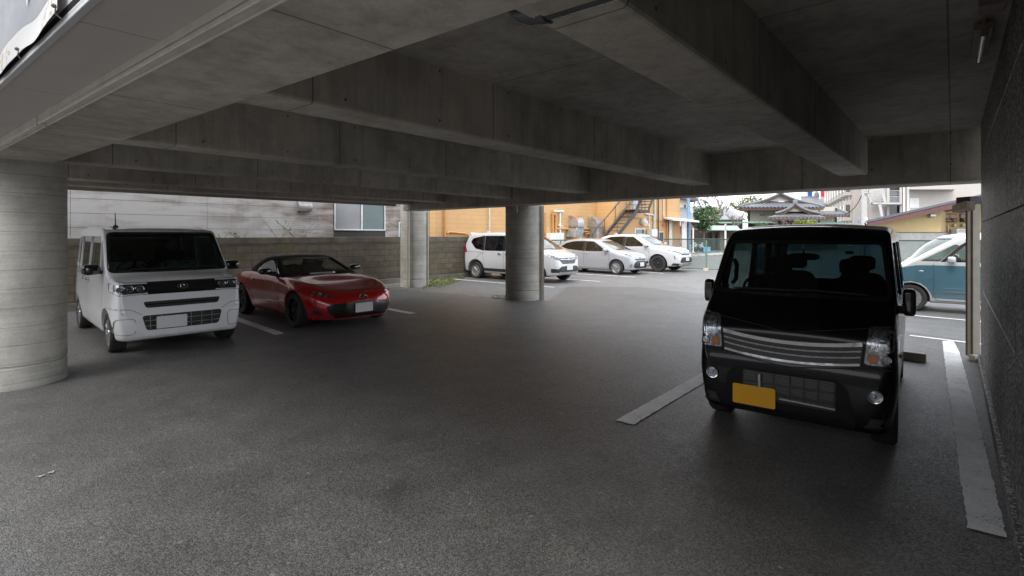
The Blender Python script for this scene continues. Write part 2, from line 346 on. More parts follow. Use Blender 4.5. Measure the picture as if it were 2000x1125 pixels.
# tube lamp, unlit
t0,t1=gp(1912,120,3.0),gp(1922,66,3.0); td=(t1-t0).normalized()
lamp=thing('ceiling_lamp','unlit fluorescent tube lamp on a rusty bracket under the dark ceiling near the stone wall','lamp',t0)
mb=MB(); mb.tube([t0,t1],.015,14); mb.build('tube',plain('lamp_glass',(.85,.86,.88),.12),lamp,smooth=40)
mb=MB(); c=(t0+t1)/2+Z3*.055; mb.obox(c,td*.36,td.cross(Z3)*.05,Z3*.022)
for p in (t0,t1): mb.obox(p+Z3*.02,td*.014,td.cross(Z3)*.018,Z3*.035)
mb.build('bracket',plain('lamp_bracket',(.14,.10,.08),.6,var=.4,scale=12),lamp,bevel=.004)
mb=MB(); mb.obox(t1+td*.45+Z3*.06-td.cross(Z3)*.02,td*.09,td.cross(Z3)*.06,Z3*.05); mb.tube([t1+td*.36+Z3*.07,t1+Z3*.07],.01,6); mb.build('junction_box',bpy.data.materials['lamp_bracket'],lamp,bevel=.006)
# shutter end post by the stone wall
g=gp(1902,702); sp=thing('shutter_post','beige steel shutter post with a timber head block standing against the stone wall','post',(g.x,g.y,0))
def colpx(name,x0,x1,y,z0,z1,m,dep=.1,dy=0): 
    Y=g.y+dy; mb=MB(); mb.box((x0-1000)*Y/F,Y,z0,(x1-1000)*Y/F,Y+dep,z1); return mb.build(name,m,sp,bevel=.004,seg=1)
colpx('channel',1889,1896,0,.05,2.08,M_RAILD,.03); colpx('channel',1897.5,1899.5,0,.05,2.08,M_RAILD,.06,.03); colpx('plate',1900,1914.5,0,0.02,2.12,plain('post_grey',(.30,.27,.225),.5),.08,.02)
M_TIM=plain('timber_pale',(.42,.36,.29),.7,var=.25,scale=20)
mb=MB(); c=at(1897,402,g.y); mb.obox(at(1888,409,g.y)+Vector((0,.05,.03)),(.045,.16,-.02),(-.05,.02,.01),(0,0,.05)); mb.build('head_block',M_TIM,sp,bevel=.006)
mb=MB(); q=at(1905,390,g.y-.05); mb.box(q.x-.075,q.y,q.z-.05,q.x+.10,q.y+.22,q.z+.045); mb.build('motor_cover',plain('cover_black',(.015,.013,.012),.5),sp,bevel=.008)
mb=MB(); c=gp(1905,706); mb.box(c.x-.07,c.y-.06,0,c.x+.02,c.y+.02,.09); mb.box(c.x-.03,c.y-.15,.0,c.x+.06,c.y+.05,.05); mb.build('foot',M_RAIL,sp,bevel=.006)
# ------------------------------------------------------------------ ground
def sheet(name,pts,z,m,label=None,kind='structure',sub=0):
    mb=MB(); mb.add([up(p,z) for p in pts],[tuple(range(len(pts)))]); o=mb.build(name,m,fix=False)
    if o.data.polygons[0].normal.z<0: o.data.flip_normals()
    return tag(o,label,None,None,kind)
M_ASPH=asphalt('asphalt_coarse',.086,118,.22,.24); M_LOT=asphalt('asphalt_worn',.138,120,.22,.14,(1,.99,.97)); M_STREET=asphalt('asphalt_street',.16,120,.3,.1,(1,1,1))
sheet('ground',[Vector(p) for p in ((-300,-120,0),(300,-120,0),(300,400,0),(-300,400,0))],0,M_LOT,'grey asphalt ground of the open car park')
M_APR=asphalt('asphalt_apron',.13,85,.3,.3,(1,.97,.9))
edge=[flat(gp(*p)) for p in ((640,552),(800,566),(985,583),(1075,584),(1110,560),(1250,561),(1400,578),(1480,600),(1800,652),(1905,668))]
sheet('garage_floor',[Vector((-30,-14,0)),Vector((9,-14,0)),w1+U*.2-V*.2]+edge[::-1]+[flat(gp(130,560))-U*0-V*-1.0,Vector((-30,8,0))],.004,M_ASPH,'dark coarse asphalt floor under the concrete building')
sheet('apron',[flat(gp(*p)) for p in ((700,560),(790,566),(985,585),(1075,588),(1068,578),(985,570),(870,563),(790,557))],.008,M_APR,'pale worn concrete strip at the floor edge')
def paint(name='line_paint',c=.8):
    m,t,b=nm(name); v=coords(t); n=noise(t,v,60,5,.7); n2=noise(t,v,4,5,.6)
    col=ramp(t,math_(t,'ADD',math_(t,'MULTIPLY',n,.6),math_(t,'MULTIPLY',n2,.4)),[(.36,.10),(.43,c*.8),(.6,c)])
    L(t,col,b.inputs['Base Color']); b.inputs['Roughness'].default_value=.65; bump(t,b,n,.4,.005); return m
M_LINE=paint(); M_LINEO=paint('line_paint_worn',.78)
def marking(pts,z=.011,m=None,label='white painted parking line'): 
    rag=[]; rj=random.Random(len(COL.objects))
    for i,p in enumerate(pts):                  # ragged painted edge
        q=pts[(i+1)%len(pts)]; k=max(1,min(90,int((q-p).length/.05))); e=(q-p).normalized() if (q-p).length>1e-6 else Vector((1,0,0))
        rag+=[p.lerp(q,j/k)+Vector((-e.y,e.x,0))*rj.uniform(-.007,.004)+e*rj.uniform(-.008,.008) for j in range(k)]
    mb=MB(); mb.add([up(p,z) for p in rag],[tuple(range(len(rag)))]); o=mb.build('parking_line',m or M_LINE); 
    if o.data.polygons[0].normal.z<0: o.data.flip_normals()
    return tag(o,label,None,None,'structure')
marking([flat(gp(*p)) for p in ((1890,1035),(1965,1053),(1908,810),(1874,690),(1862,667),(1841,667),(1848,730))],m=M_LINEO)
c0,c1_=flat(gp(1203,823)),flat(gp(1238,831)); marking([c0,c1_,c1_+U*5.4,c0+U*5.4],m=M_LINEO)
VB=Vector((-.70,.714,0))
for pa,pb,n in (((538,655.5),(556,652),4.3),((799,614),(812,612.5),4.6)):
    a,b=flat(gp(*pa)),flat(gp(*pb)); marking([a,b,b+VB*n,a+VB*n],m=M_LINEO)
VL=Vector((-.755,.655,0)); VW=Vector((.655,.755,0))*.13
for px,py in ((1080,562),(1170,550.5),(1240,542),(1295,534.5),(1309,525.5)):
    a=flat(gp(px,py)); marking([a,a+VW,a+VW+VL*4.7,a+VL*4.7])
for (xa,ya),(xb,yb),wd in (((1772,616.5),(1915,629.5),.10),((1776,657),(1915,674),.10)):
    a,b=flat(gp(xa,ya)),flat(gp(xb,yb)); d=(b-a).normalized(); nn=Vector((-d.y,d.x,0))*wd; marking([a,b+d*.6,b+d*.6+nn,a+nn])
# wheel stop beside the van
wp=gp(1787,705); wst=thing('wheel_stop','low pale concrete wheel stop on the asphalt beside the black van','wheel stop',wp,math.atan2(gd.y,gd.x))
mb=MB(); mb.prism([(-.28,-.065,0),(-.28,.065,0),(-.28,.045,.115),(-.28,-.045,.115)],(.40,0,0)); mb.build('stop_block',concrete('stop_concrete',(.52,.49,.42),panel=False),wst,bevel=.01,world=False)
# ------------------------------------------------------------------ block wall, siding building
W0=flat(gp(760,554)); WA=math.atan2(U.y,U.x)
def brickmat(name,c1,c2,mort,bw,bh,ms=.008,rough=.85,off=.5,stain=None,bmp=.4,wear=1.0):
    m,t,b=nm(name); c=N(t,'TexCoord'); s=N(t,'SeparateXYZ'); L(t,c.outputs['Object'],s.inputs[0]); cb=N(t,'CombineXYZ'); L(t,s.outputs[0],cb.inputs[0]); L(t,s.outputs[2],cb.inputs[1])
    br=N(t,'TexBrick',offset=off,i_Scale=1.0,i_Mortar_Size=ms,i_Brick_Width=bw,i_Row_Height=bh,i_Bias=0.0,i_Mortar_Smooth=.1); L(t,cb.outputs[0],br.inputs['Vector'])
    br.inputs['Color1'].default_value=(*c1,1); br.inputs['Color2'].default_value=(*c2,1); br.inputs['Mortar'].default_value=(*mort,1)
    o=c.outputs['Object']; big=noise(t,o,.8,6,.62,.4); mid=noise(t,o,5,6,.6); col=mixc(t,.85*wear,br.outputs['Color'],ramp(t,big,[(.3,.55),(.7,1.25)]),'MULTIPLY'); col=mixc(t,.7*wear,col,ramp(t,mid,[(.3,.7),(.7,1.2)]),'MULTIPLY')
    if stain:
        for lo,hi,sc_,cc,amt in stain:
            mp=N(t,'Mapping'); mp.inputs['Scale'].default_value=sc_; L(t,o,mp.inputs[0]); col=mixc(t,math_(t,'MULTIPLY',ramp(t,noise(t,mp.outputs[0],1,7,.65),[(lo,0),(hi,1)]),amt),col,cc)
    L(t,col,b.inputs['Base Color']); b.inputs['Roughness'].default_value=rough
    bump(t,b,math_(t,'ADD',math_(t,'MULTIPLY',noise(t,o,40,5),.35),math_(t,'MULTIPLY',br.outputs['Fac'],-1.0)),bmp,.01); return m
bw_=thing('block_wall','mossy brown concrete block wall behind the red roadster','wall',W0,WA)
mb=MB(); mb.box(-13,0,-.05,5.2,.12,1.42); mb.build('wall_blocks',brickmat('block_wall',(.10,.080,.056),(.13,.107,.076),(.042,.036,.028),.40,.195,stain=[(.5,.72,(.6,1,2.5),(.05,.045,.03),.7),(.55,.7,(1.5,1,1.2),(.11,.115,.045),.55)]),bw_,world=False)
mb=MB(); mb.box(-13,-.01,1.423,5.2,.13,1.60); mb.build('coping',plain('coping_dark',(.10,.088,.07),.9,var=.4,scale=2,bmp=.3),bw_,world=False,bevel=.01)
mb=MB(); mb.box(-13,-.03,-.05,5.2,-.003,.17); mb.build('footing',plain('footing',(.15,.14,.115),.9,var=.35,scale=2.5,bmp=.3),bw_,world=False,bevel=.012)
SB=W0+V*1.15
sdb=thing('siding_building','white panel clad building with brown dirt streaks and a sliding window behind the block wall','building',SB,WA)
def xs(px,base,off=0):                      # local x on a wall along U seen at a photo column
    p=isect(Vector((0,0,0)),Vector(((px-1000)/F,1,0)),base,U); return (p-base).dot(U)
def zs(px,py,base):
    p=isect(Vector((0,0,0)),Vector(((px-1000)/F,1,0)),base,U); return H-(py-HY)*p.y/F
def siding_mat():
    m,t,b=nm('siding_white'); c=N(t,'TexCoord'); o=c.outputs['Object']; s=N(t,'SeparateXYZ'); L(t,o,s.inputs[0])
    mp=N(t,'Mapping'); mp.inputs['Scale'].default_value=(.5,1,1.9); L(t,o,mp.inputs[0]); n=noise(t,mp.outputs[0],1.5,7,.6,.5)
    mp2=N(t,'Mapping'); mp2.inputs['Scale'].default_value=(9,1,.9); L(t,o,mp2.inputs[0]); n2=noise(t,mp2.outputs[0],1.2,6,.6)
    gx=ramp(t,math_(t,'MULTIPLY_ADD',s.outputs[0],1/6.0,1.0),[(0,.0),(.25,.04),(.62,.1),(.85,.22)])
    k=math_(t,'ADD',math_(t,'ADD',math_(t,'MULTIPLY',n,.88),math_(t,'MULTIPLY',n2,.12)),gx)
    col=ramp(t,k,[(.47,(.45,.435,.425)),(.60,(.34,.315,.295)),(.72,(.20,.16,.14)),(.84,(.14,.10,.085))]); L(t,col,b.inputs['Base Color']); b.inputs['Roughness'].default_value=.6
    bump(t,b,noise(t,o,70,3),.08,.01); return m
M_SID=siding_mat(); zl=[zs(129,y,SB) for y in (386,415.6,444.3)]; dz=(zl[0]-zl[2])/2; zb=zl[1]
joints=[-16]+[xs(p,SB) for p in (137,404)]+[xs(650,SB)]; xe=xs(806,SB); joints=[-16]+sorted(joints[1:])
wx0,wx1=xs(652,SB),xs(752,SB); wz0=zs(700,450,SB); 
mb=MB()
for k in range(-6,9):
    z0,z1=zb+k*dz+.004,zb+(k+1)*dz-.004
    if z1<0: continue
    z0=max(z0,0)
    segs=[(joints[i]+.004,joints[i+1]-.004) for i in range(3)]+[(joints[3]+.004,xe)]
    for a,b in segs:
        if a<wx0<b+.5 and z1>wz0-.02 and z0<wz0+1.3:
            for a2,b2 in ((a,wx0-.004),(wx1+.004,b)):
                if b2-a2>.02: mb.box(a2,-.02,z0,b2,0,z1 if not(z0<wz0<z1) else z1)
        else: mb.box(a,-.02,z0,b,0,z1)
mb.build('siding',M_SID,sdb,world=False)
mb=MB(); mb.box(-16,.001,0,wx0,.2,5.6); mb.box(wx1,.001,0,xe,.2,5.6); mb.box(wx0,.001,0,wx1,.2,wz0); mb.box(wx0,.001,wz0+1.3,wx1,.2,5.6); mb.box(-16,3.5,0,xe,3.7,5.6); mb.box(xe-.15,.2,0,xe,3.5,5.6); mb.box(-16,.2,5.4,xe-.15,3.5,5.6)
mb.build('wall_core',plain('core_dark',(.05,.048,.045),.9),sdb,world=False)
M_ALU=plain('aluminium',(.62,.63,.64),.35,.6)
def window(parent,x0,x1,z0,z1,y=0,glass=None,split=1,fr=.035,mf=None,nmz='window'):
    mb=MB(); mf=mf or M_ALU
    for a,b,c,d in ((x0,x1,z0,z0+fr),(x0,x1,z1-fr,z1),(x0,x0+fr,z0+fr,z1-fr),(x1-fr,x1,z0+fr,z1-fr)): mb.box(a,y-.05,c,b,y+.04,d)
    for i in range(1,split+1):
        xm=x0+(x1-x0)*i/(split+1); mb.box(xm-fr/2,y-.03,z0+fr,xm+fr/2,y+.02,z1-fr)
    f=mb.build(nmz,mf,parent,world=False,bevel=.004,seg=1)
    mb=MB(); mb.box(x0+fr,y-.004,z0+fr,x1-fr,y+.004,z1-fr); g=mb.build('pane',glass,f,world=False); return f
def glassmat(name,c,rough=.05,metal=0): return plain(name,c,rough,metal,.6,var=.15,scale=1.2)
G_FROST=glassmat('glass_frosted',(.22,.23,.235),.22); G_TEAL=glassmat('glass_teal',(.055,.10,.105),.06); G_DARK=glassmat('glass_dark',(.02,.025,.028),.05)
xm=xs(706,SB); zt=wz0+1.2
window(sdb,wx0,xm,wz0,zt,0,G_FROST,0); window(sdb,xm+.002,wx1,wz0,zt,.03,G_TEAL,0)
window(sdb,xs(777,SB),xs(800,SB),zs(780,458,SB)-.45,zs(780,434,SB),-.02,G_TEAL,0)
mb=MB(); vx0,vx1=xs(579,SB),xs(605,SB); vz0,vz1=zs(590,413,SB),zs(590,393,SB)
pr=[(0,vz0),(-.16,vz0),(-.185,vz0+.10)]+[(-.185+.185*(1-math.cos(a)),vz1-.02*0-(.16-.16*math.sin(a))) for a in [R(x) for x in (0,30,60,85)]]
mb.prism([(vx0,y,z) for y,z in pr],(vx1-vx0,0,0)); mb.build('vent_hood',plain('hood_metal',(.35,.34,.33),.35,.7,var=.3),sdb,world=False,bevel=.006)
for i,(px,py,r) in enumerate(((718,442,.05),(738,444,.06),(743,441,.05))):
    x=xs(px,SB); z=zs(px,py,SB); mb=MB(); 
    if i==0: mb.lathe([(.045,0),(.05,.08),(.03,.11),(.012,.13),(.012,.16)],(x,.08,wz0+.04),n=14); mb.box(x-.03,.07,wz0+.19,x+.015,.09,wz0+.215)
    else: mb.blob((x,.1,z),(r,.04,r*.8),.9)
    tag(mb.build('spray_bottle' if i==0 else 'cleaning_sponge',plain('bottle_%d'%i,(.35,.55,.60) if i==0 else (.6,.65,.66),.4),smooth=60,world=True) ,None,None)
    o=bpy.data.objects[-1] if False else COL.objects[-1]; o.location=SB; o.rotation_euler=(0,0,WA)
    tag(o,['pale blue spray bottle on the sill behind the sliding window','white cleaning cloth left of two on the window sill','white cleaning cloth at the corner of the window sill'][i],['bottle','cloth','cloth'][i],None if i==0 else 'cleaning things on the window sill')
    if i: o.name='cleaning_cloth'

# unseen building added behind the camera to darken the van's reflections
ops=thing('reflection_blocker','unseen plain brown building added behind the camera to darken reflections','building',(-5,-16,0),R(-39.5))
mb=MB(); mb.box(-26,-6,0,26,0,6.4); mb.build('wall',plain('blocker_wall',(.20,.18,.16),.8,var=.2,scale=.5),ops,world=False)
for i in range(9):
    mb=MB(); mb.box(-24+i*5.4,.004,3.6,-21.6+i*5.4,.05,4.8); mb.build('window',G_DARK,ops,world=False)

for i,(px,py,lab) in enumerate(((79,933,'pale dry leaf on the asphalt in the left foreground, nearer of two'),(99,926,'pale dry leaf on the asphalt in the left foreground, farther of two'))):
    p=gp(px,py); mb=MB(); a=.6+i; pts=[(math.cos(k*math.pi/6)*(.022+.006*math.sin(k*3+i)),math.sin(k*math.pi/6)*(.015+.005*math.cos(k*2))) for k in range(12)]
    mb.prism([(p.x+x*math.cos(a)-y*math.sin(a),p.y+x*math.sin(a)+y*math.cos(a),.009+abs(x)*.25) for x,y in pts],(0,0,.0015)); tag(mb.build('fallen_leaf',plain('dry_leaf%d'%i,(.27,.235,.20),.8),fix=True),lab,'leaf','dry leaves on the floor')
# ================================================================== car workshop
def pch(pts):                               # smooth monotone interpolation through control points
    pts=sorted(pts); x=np.array([p[0] for p in pts],float); y=np.array([p[1] for p in pts],float); n=len(x)
    h=np.diff(x); d=np.diff(y)/h; m=np.zeros(n); m[0]=d[0]; m[-1]=d[-1]
    for i in range(1,n-1):
        if d[i-1]*d[i]>0:
            w1_,w2_=2*h[i]+h[i-1],h[i]+2*h[i-1]; m[i]=(w1_+w2_)/(w1_/d[i-1]+w2_/d[i])
    def f(q):
        q=min(max(q,x[0]),x[-1]); i=min(max(int(np.searchsorted(x,q))-1,0),n-2); t=(q-x[i])/h[i]
        return float((2*t**3-3*t*t+1)*y[i]+(t**3-2*t*t+t)*h[i]*m[i]+(-2*t**3+3*t*t)*y[i+1]+(t**3-t*t)*h[i]*m[i+1])
    return f
def lin(pts,r=.06):                         # polyline with rounded corners
    pts=sorted(pts); o=[Vector(pts[0])]
    for i in range(1,len(pts)-1):
        a,b,c=map(Vector,pts[i-1:i+2]); d1=min(r,(a-b).length*.45); d2=min(r,(c-b).length*.45)
        p=b+(a-b).normalized()*d1; q=b+(c-b).normalized()*d2
        o+=[p*(1-t)**2+b*2*t*(1-t)+q*t*t for t in (0,.17,.33,.5,.67,.83,1)]
    o.append(Vector(pts[-1])); X=np.array([p.x for p in o]); Y=np.array([p.y for p in o]); return lambda q:float(np.interp(q,X,Y))
def paintm(name,c,rough=.28,metal=0.0,coat=1.0,dirt=.25,flake=0):
    m,t,b=nm(name); v=coords(t); n=noise(t,v,1.6,6,.6); s=N(t,'SeparateXYZ'); L(t,v,s.inputs[0])
    low=ramp(t,math_(t,'ADD',s.outputs[2],math_(t,'MULTIPLY',noise(t,v,7,6),.25)),[(.25,1),(.62,0)])
    base=mixc(t,math_(t,'MULTIPLY',low,dirt),c,(.16,.15,.135)); L(t,base,b.inputs['Base Color'])
    L(t,ramp(t,n,[(.3,max(.05,rough-.05)),(.7,rough+.08)]),b.inputs['Roughness'])
    b.inputs['Metallic'].default_value=metal; b.inputs['Coat Weight'].default_value=coat; b.inputs['Coat IOR'].default_value=1.5
    L(t,ramp(t,math_(t,'ADD',math_(t,'MULTIPLY',n,.5),math_(t,'MULTIPLY',low,.4)),[(.2,.03),(.9,.22)]),b.inputs['Coat Roughness'])
    return m
def glass(name,tint,spec=1.0,rough=.012):
    m=bpy.data.materials.new(name); m.use_nodes=True; t=m.node_tree; t.nodes.clear(); o=N(t,'OutputMaterial'); mx=N(t,'MixShader')
    tr=N(t,'BsdfTransparent'); tr.inputs[0].default_value=(*tint,1); gl=N(t,'BsdfGlossy'); gl.inputs['Roughness'].default_value=rough; gl.inputs[0].default_value=(spec,spec,spec,1)
    lw=N(t,'LayerWeight',i_Blend=.5); f=math_(t,'MULTIPLY_ADD',math_(t,'POWER',lw.outputs['Facing'],4.0),.85,.05)
    L(t,f,mx.inputs[0]); L(t,tr.outputs[0],mx.inputs[1]); L(t,gl.outputs[0],mx.inputs[2]); L(t,mx.outputs[0],o.inputs[0]); return m
G_CLEAR=glass('glass_windscreen',(.62,.70,.66)); G_PRIV=glass('glass_privacy',(.10,.11,.11)); G_VAN=glass('glass_windscreen_dark',(.13,.17,.175)); G_DIM=glass('glass_dim',(.26,.30,.29)); G_REAR=glass('glass_rear_tint',(.20,.30,.34)); G_PRIV2=glass('glass_privacy_dark',(.05,.06,.06)); G_SIDE=glass('glass_side',(.5,.58,.55)); G_LENS=glass('lens_clear',(.9,.92,.94))
M_BLK=plain('black_gloss',(.008,.008,.009),.12,coat=1); M_BLKM=plain('black_plastic',(.018,.018,.018),.55); M_CHR=plain('chrome',(.50,.51,.53),.12,1,var=.08); M_SATIN=plain('satin_silver',(.42,.43,.44),.32,.85)
M_TYRE=plain('tyre_rubber',(.022,.021,.02),.8,var=.25,scale=12,bmp=.2); M_INT=plain('cabin_dark',(.02,.02,.021),.75); M_SEAT=plain('seat_cloth',(.035,.034,.034),.85,bmp=.2,bscale=90)
M_LAMPB=plain('lamp_housing',(.06,.06,.065),.2,.6,var=.4,scale=30); M_REFL=plain('lamp_reflector',(.50,.51,.53),.16,1,var=.35,scale=60); M_AMB=plain('amber_lens',(.55,.16,.02),.15,coat=1); M_RED=plain('tail_red',(.38,.012,.012),.15,coat=1)
M_SEAM=plain('panel_gap',(.012,.012,.012),.8); M_PLATEW=plain('plate_pale',(.62,.63,.64),.4,var=.02); M_PLATEY=plain('plate_yellow',(.62,.30,.004),.4,var=.02); M_SEAMW=plain('panel_gap_grey',(.09,.09,.09),.8)
M_WHT=plain('lamp_white',(.75,.77,.8),.25)
class Car:
    def __init__(c,name,label,S,loc,rz,group=None,root=None):
        c.S=S; c.root=root or thing(name,label,'car',loc,rz,group); c.paint=S['paint']
        if root is None: c.root.scale=S.get('scale',(1,1,1))
        c.Lh=S['L']/2; c.x0=S.get('x0',-c.Lh); c.x1=S.get('x1',c.Lh)
        c.top=lin(S['top'],S.get('tr',.06)); c.bot=lin(S['bot'],.06); c.plan=pch(S['plan']); c.zs=pch(S['zs']); c.zb=pch(S['zb']); c.tum=pch(S['tum']) if isinstance(S['tum'],list) else (lambda q:S['tum']); c.crown=pch(S['crown']); c.rr=pch(S['rr'])
        c.sill=S.get('sill',.05); c.waist=S.get('waist',.02); c.inb=pch(S['inb']) if 'inb' in S else (lambda q:0)
        bm=c.loft(); c.bvh=BVHTree.FromPolygons(bm.v,bm.f); c.bodymb=bm; c.cut=[]
    def half(c,x,d=0.0,zf=None):
        zt=c.top(x)-d; z0=c.bot(x) if zf is None else zf; zt=max(zt,z0+.05); w=c.plan(x)-d
        zb=min(c.zb(x),z0+.84*(zt-z0)); zs=min(c.zs(x),z0+.6*(zb-z0)+.0)
        zs=min(max(zs,z0+.3*(zb-z0)),z0+.8*(zb-z0)); wb=w-c.waist-c.inb(x); wt=wb-c.tum(x)*max(zt-zb,0); wt=max(wt,w*.3); cr=c.crown(x)
        P=[Vector((0,z0)),Vector((max(w-c.sill,.05),z0)),Vector((w,zs)),Vector((wb,zb)),Vector((wt,zt)),Vector((0,zt+cr))]; rads=[0,.07,.16,.06,c.rr(x),0]; out=[P[0]]
        seg=[4,5,5,6,7]; nb=5; prev=P[0]
        for i in range(1,5):
            a,b,e=P[i-1],P[i],P[i+1]; r=rads[i]; d1=min(r,(a-b).length*.42); d2=min(r,(e-b).length*.42)
            p=b+(a-b).normalized()*d1; q=b+(e-b).normalized()*d2
            for k in range(1,seg[i-1]): out.append(prev.lerp(p,k/seg[i-1]))
            out+=[p*(1-t)**2+b*2*t*(1-t)+q*t*t for t in [k/nb for k in range(nb+1)]]; prev=q
        n=seg[4]
        for k in range(1,n+1):
            t=k/n; y=prev.x*(1-t); base=prev.y; out.append(Vector((y,base+(P[5].y-base)*(1-(1-t)**2))))
        return out
    def loft(c,d=0.0,x0=None,x1=None,zf=None):
        x0=c.x0 if x0 is None else x0; x1=c.x1 if x1 is None else x1
        if d==0:
            u=np.linspace(0,1,150); xs_=set(np.round(x0+(x1-x0)*u,4)); e=[.0,.003,.008,.014,.02,.028,.037,.048,.06,.075,.09]; xs_|={round(x0+q,4) for q in e}|{round(x1-q,4) for q in e}
            xs_=sorted(xs_)
        else: xs_=list(np.linspace(x0,x1,50))
        mb=MB(); n=None; rows=[]
        for x in xs_:
            h=c.half(x,d,zf); full=[(x,p.x,p.y) for p in h]+[(x,-p.x,p.y) for p in h[-2:0:-1]]; n=len(full); rows.append(full)
        vs=[p for r in rows for p in r]; fs=[]
        for i in range(len(rows)-1):
            for k in range(n): fs.append((i*n+k,i*n+(k+1)%n,(i+1)*n+(k+1)%n,(i+1)*n+k))
        fs.append(tuple(range(n))[::-1]); fs.append(tuple((len(rows)-1)*n+k for k in range(n))); mb.add(vs,fs); return mb
    def hit(c,a,b,axis,sg):
        if axis=='y': o,d=Vector((a,sg*3,b)),Vector((0,-sg,0))
        elif axis=='x': o,d=Vector((sg*5,a,b)),Vector((-sg,0,0))
        else: o,d=Vector((a,b,5)),Vector((0,0,-1))
        l,nn,i,_=c.bvh.ray_cast(o,d)
        if l is None:
            q=Vector((a,sg*.75,b)) if axis=='y' else (Vector((sg*c.Lh,a,b)) if axis=='x' else Vector((a,b,1))); l,nn,i,_=c.bvh.find_nearest(q)
        if nn.dot(d)>0: nn=-nn
        return l,nn,d
    def panel(c,mb,poly,axis,sg,off,step=.05,depth=0):
        P=[Vector(p) for p in poly]; pts=[]
        for i,p in enumerate(P):
            q=P[(i+1)%len(P)]; k=max(1,int(math.ceil((q-p).length/step))); pts+=[p.lerp(q,j/k) for j in range(k)]
        n=len(pts); xs_=[p.x for p in pts]; ys=[p.y for p in pts]
        def inside(a,b):
            r=False
            for i in range(n):
                p,q=pts[i],pts[i-1]
                if (p.y>b)!=(q.y>b) and a<(q.x-p.x)*(b-p.y)/(q.y-p.y)+p.x: r=not r
            return r
        grid=[]
        for a in np.arange(min(xs_)+step/2,max(xs_),step):
            for b in np.arange(min(ys)+step/2,max(ys),step):
                if inside(a,b) and min((Vector((a,b))-p).length for p in pts)>step*.35: grid.append(Vector((a,b)))
        r=geometry.delaunay_2d_cdt(pts+grid,[],[list(range(n))],1,1e-6); vs2,fs=r[0],r[2]; vs=[]
        for p in vs2:
            l,nn,d=c.hit(p.x,p.y,axis,sg); vs.append(l+nn*off)
        b0=len(mb.v); fs=[tuple(f) for f in fs]
        if depth:
            m=len(vs); low=[]
            for p in vs2:
                l,nn,d=c.hit(p.x,p.y,axis,sg); low.append(l+nn*(off-depth))
            cnt={}
            for f in fs:
                for i in range(len(f)):
                    e=(f[i],f[(i+1)%len(f)]); cnt[e]=1
            sk=[(b,a,a+m,b+m) for (a,b) in cnt if (b,a) not in cnt]; mb.add(vs+low,fs+sk)
        else: mb.add(vs,fs)
        return mb
    def strip(c,mb,line,axis,sg,wd,off,depth=0,step=.04,closed=False):
        P=[Vector(p) for p in line]; P=P+[P[0]] if closed else P; pts=[]
        for a,b in zip(P,P[1:]):
            k=max(1,int(math.ceil((b-a).length/step))); pts+=[a.lerp(b,j/k) for j in range(k)]
        pts.append(P[-1]); m=len(pts); vs=[]; fs=[]
        for i,p in enumerate(pts):
            t=(pts[min(i+1,m-1)]-pts[max(i-1,0)]).normalized(); nn2=Vector((-t.y,t.x))*wd/2
            l1,n1,_=c.hit(p.x+nn2.x,p.y+nn2.y,axis,sg); l2,n2,_=c.hit(p.x-nn2.x,p.y-nn2.y,axis,sg); vs+=[l1+n1*off,l2+n2*off,l2+n2*(off-depth-.002),l1+n1*(off-depth-.002)]
        for i in range(m-1):
            a,b=i*4,(i+1)*4
            fs.append((a,a+1,b+1,b))
            if depth: fs+=[(a+1,a+2,b+2,b+1),(a+3,a,b,b+3)]
        if depth: fs+=[(3,2,1,0),((m-1)*4,(m-1)*4+1,(m-1)*4+2,(m-1)*4+3)]
        mb.add(vs,fs); return mb
    def put(c,mb,name,m,parent=None,smooth=35,**k): return mb.build(name,m,parent or c.root,smooth=smooth,world=False,**k)
    def both(c,name,m,poly,off,depth=0,axis='y',step=.05,parent=None,sides=(1,-1)):
        r=[]
        for sg in sides:
            mb=MB()
            if axis=='y': c.panel(mb,poly,'y',sg,off,step,depth)
            else: c.panel(mb,[(sg*a,b) for a,b in poly],'x',axis=='x' and 1 or -1,off,step,depth)
            r.append(c.put(mb,name,m,parent))
        return r
    def one(c,name,m,poly,axis,sg,off,depth=0,step=.05,parent=None):
        mb=MB(); c.panel(mb,poly,axis,sg,off,step,depth); return c.put(mb,name,m,parent)
    def seam(c,lines,axis='y',m=None,wd=.009,off=.004,sides=(1,-1),name='door_gap'):
        mb=MB()
        for ln in lines:
            for sg in (sides if axis=='y' else (sides[0],)): c.strip(mb,ln,axis,sg,wd,off)
        return c.put(mb,name,m or M_SEAM)
    def finish(c,cutters,cabin=None,name='body'):
        o=c.put(c.bodymb,name,c.paint,smooth=None)
        tmp=[]
        def cutter(mb):
            q=mb.build('cutter',c.paint,None,world=False); tmp.append(q); md=o.modifiers.new('b','BOOLEAN'); md.operation='DIFFERENCE'; md.solver='EXACT'; md.object=q
        mw=o.parent; o.parent=None
        if cabin: cutter(c.loft(.055,*cabin))
        for k in cutters: cutter(k)
        dg=bpy.context.evaluated_depsgraph_get(); me=bpy.data.meshes.new_from_object(o.evaluated_get(dg)); o.modifiers.clear(); old=o.data; o.data=me; bpy.data.meshes.remove(old); me.name=name
        for q in tmp: d=q.data; bpy.data.objects.remove(q); bpy.data.meshes.remove(d)
        o.parent=mw; me.polygons.foreach_set('use_smooth',[True]*len(me.polygons)); me.set_sharp_from_angle(angle=R(32)); o.name=name; c.body=o
        return o
    def prism_y(c,polys):
        mb=MB()
        for P in polys: mb.prism([(p[0],-1.5,p[1]) for p in P],(0,3,0))
        return mb
    def prism_x(c,poly,x0,x1):
        mb=MB(); mb.prism([(x0,p[0],p[1]) for p in poly],(x1-x0,0,0)); return mb
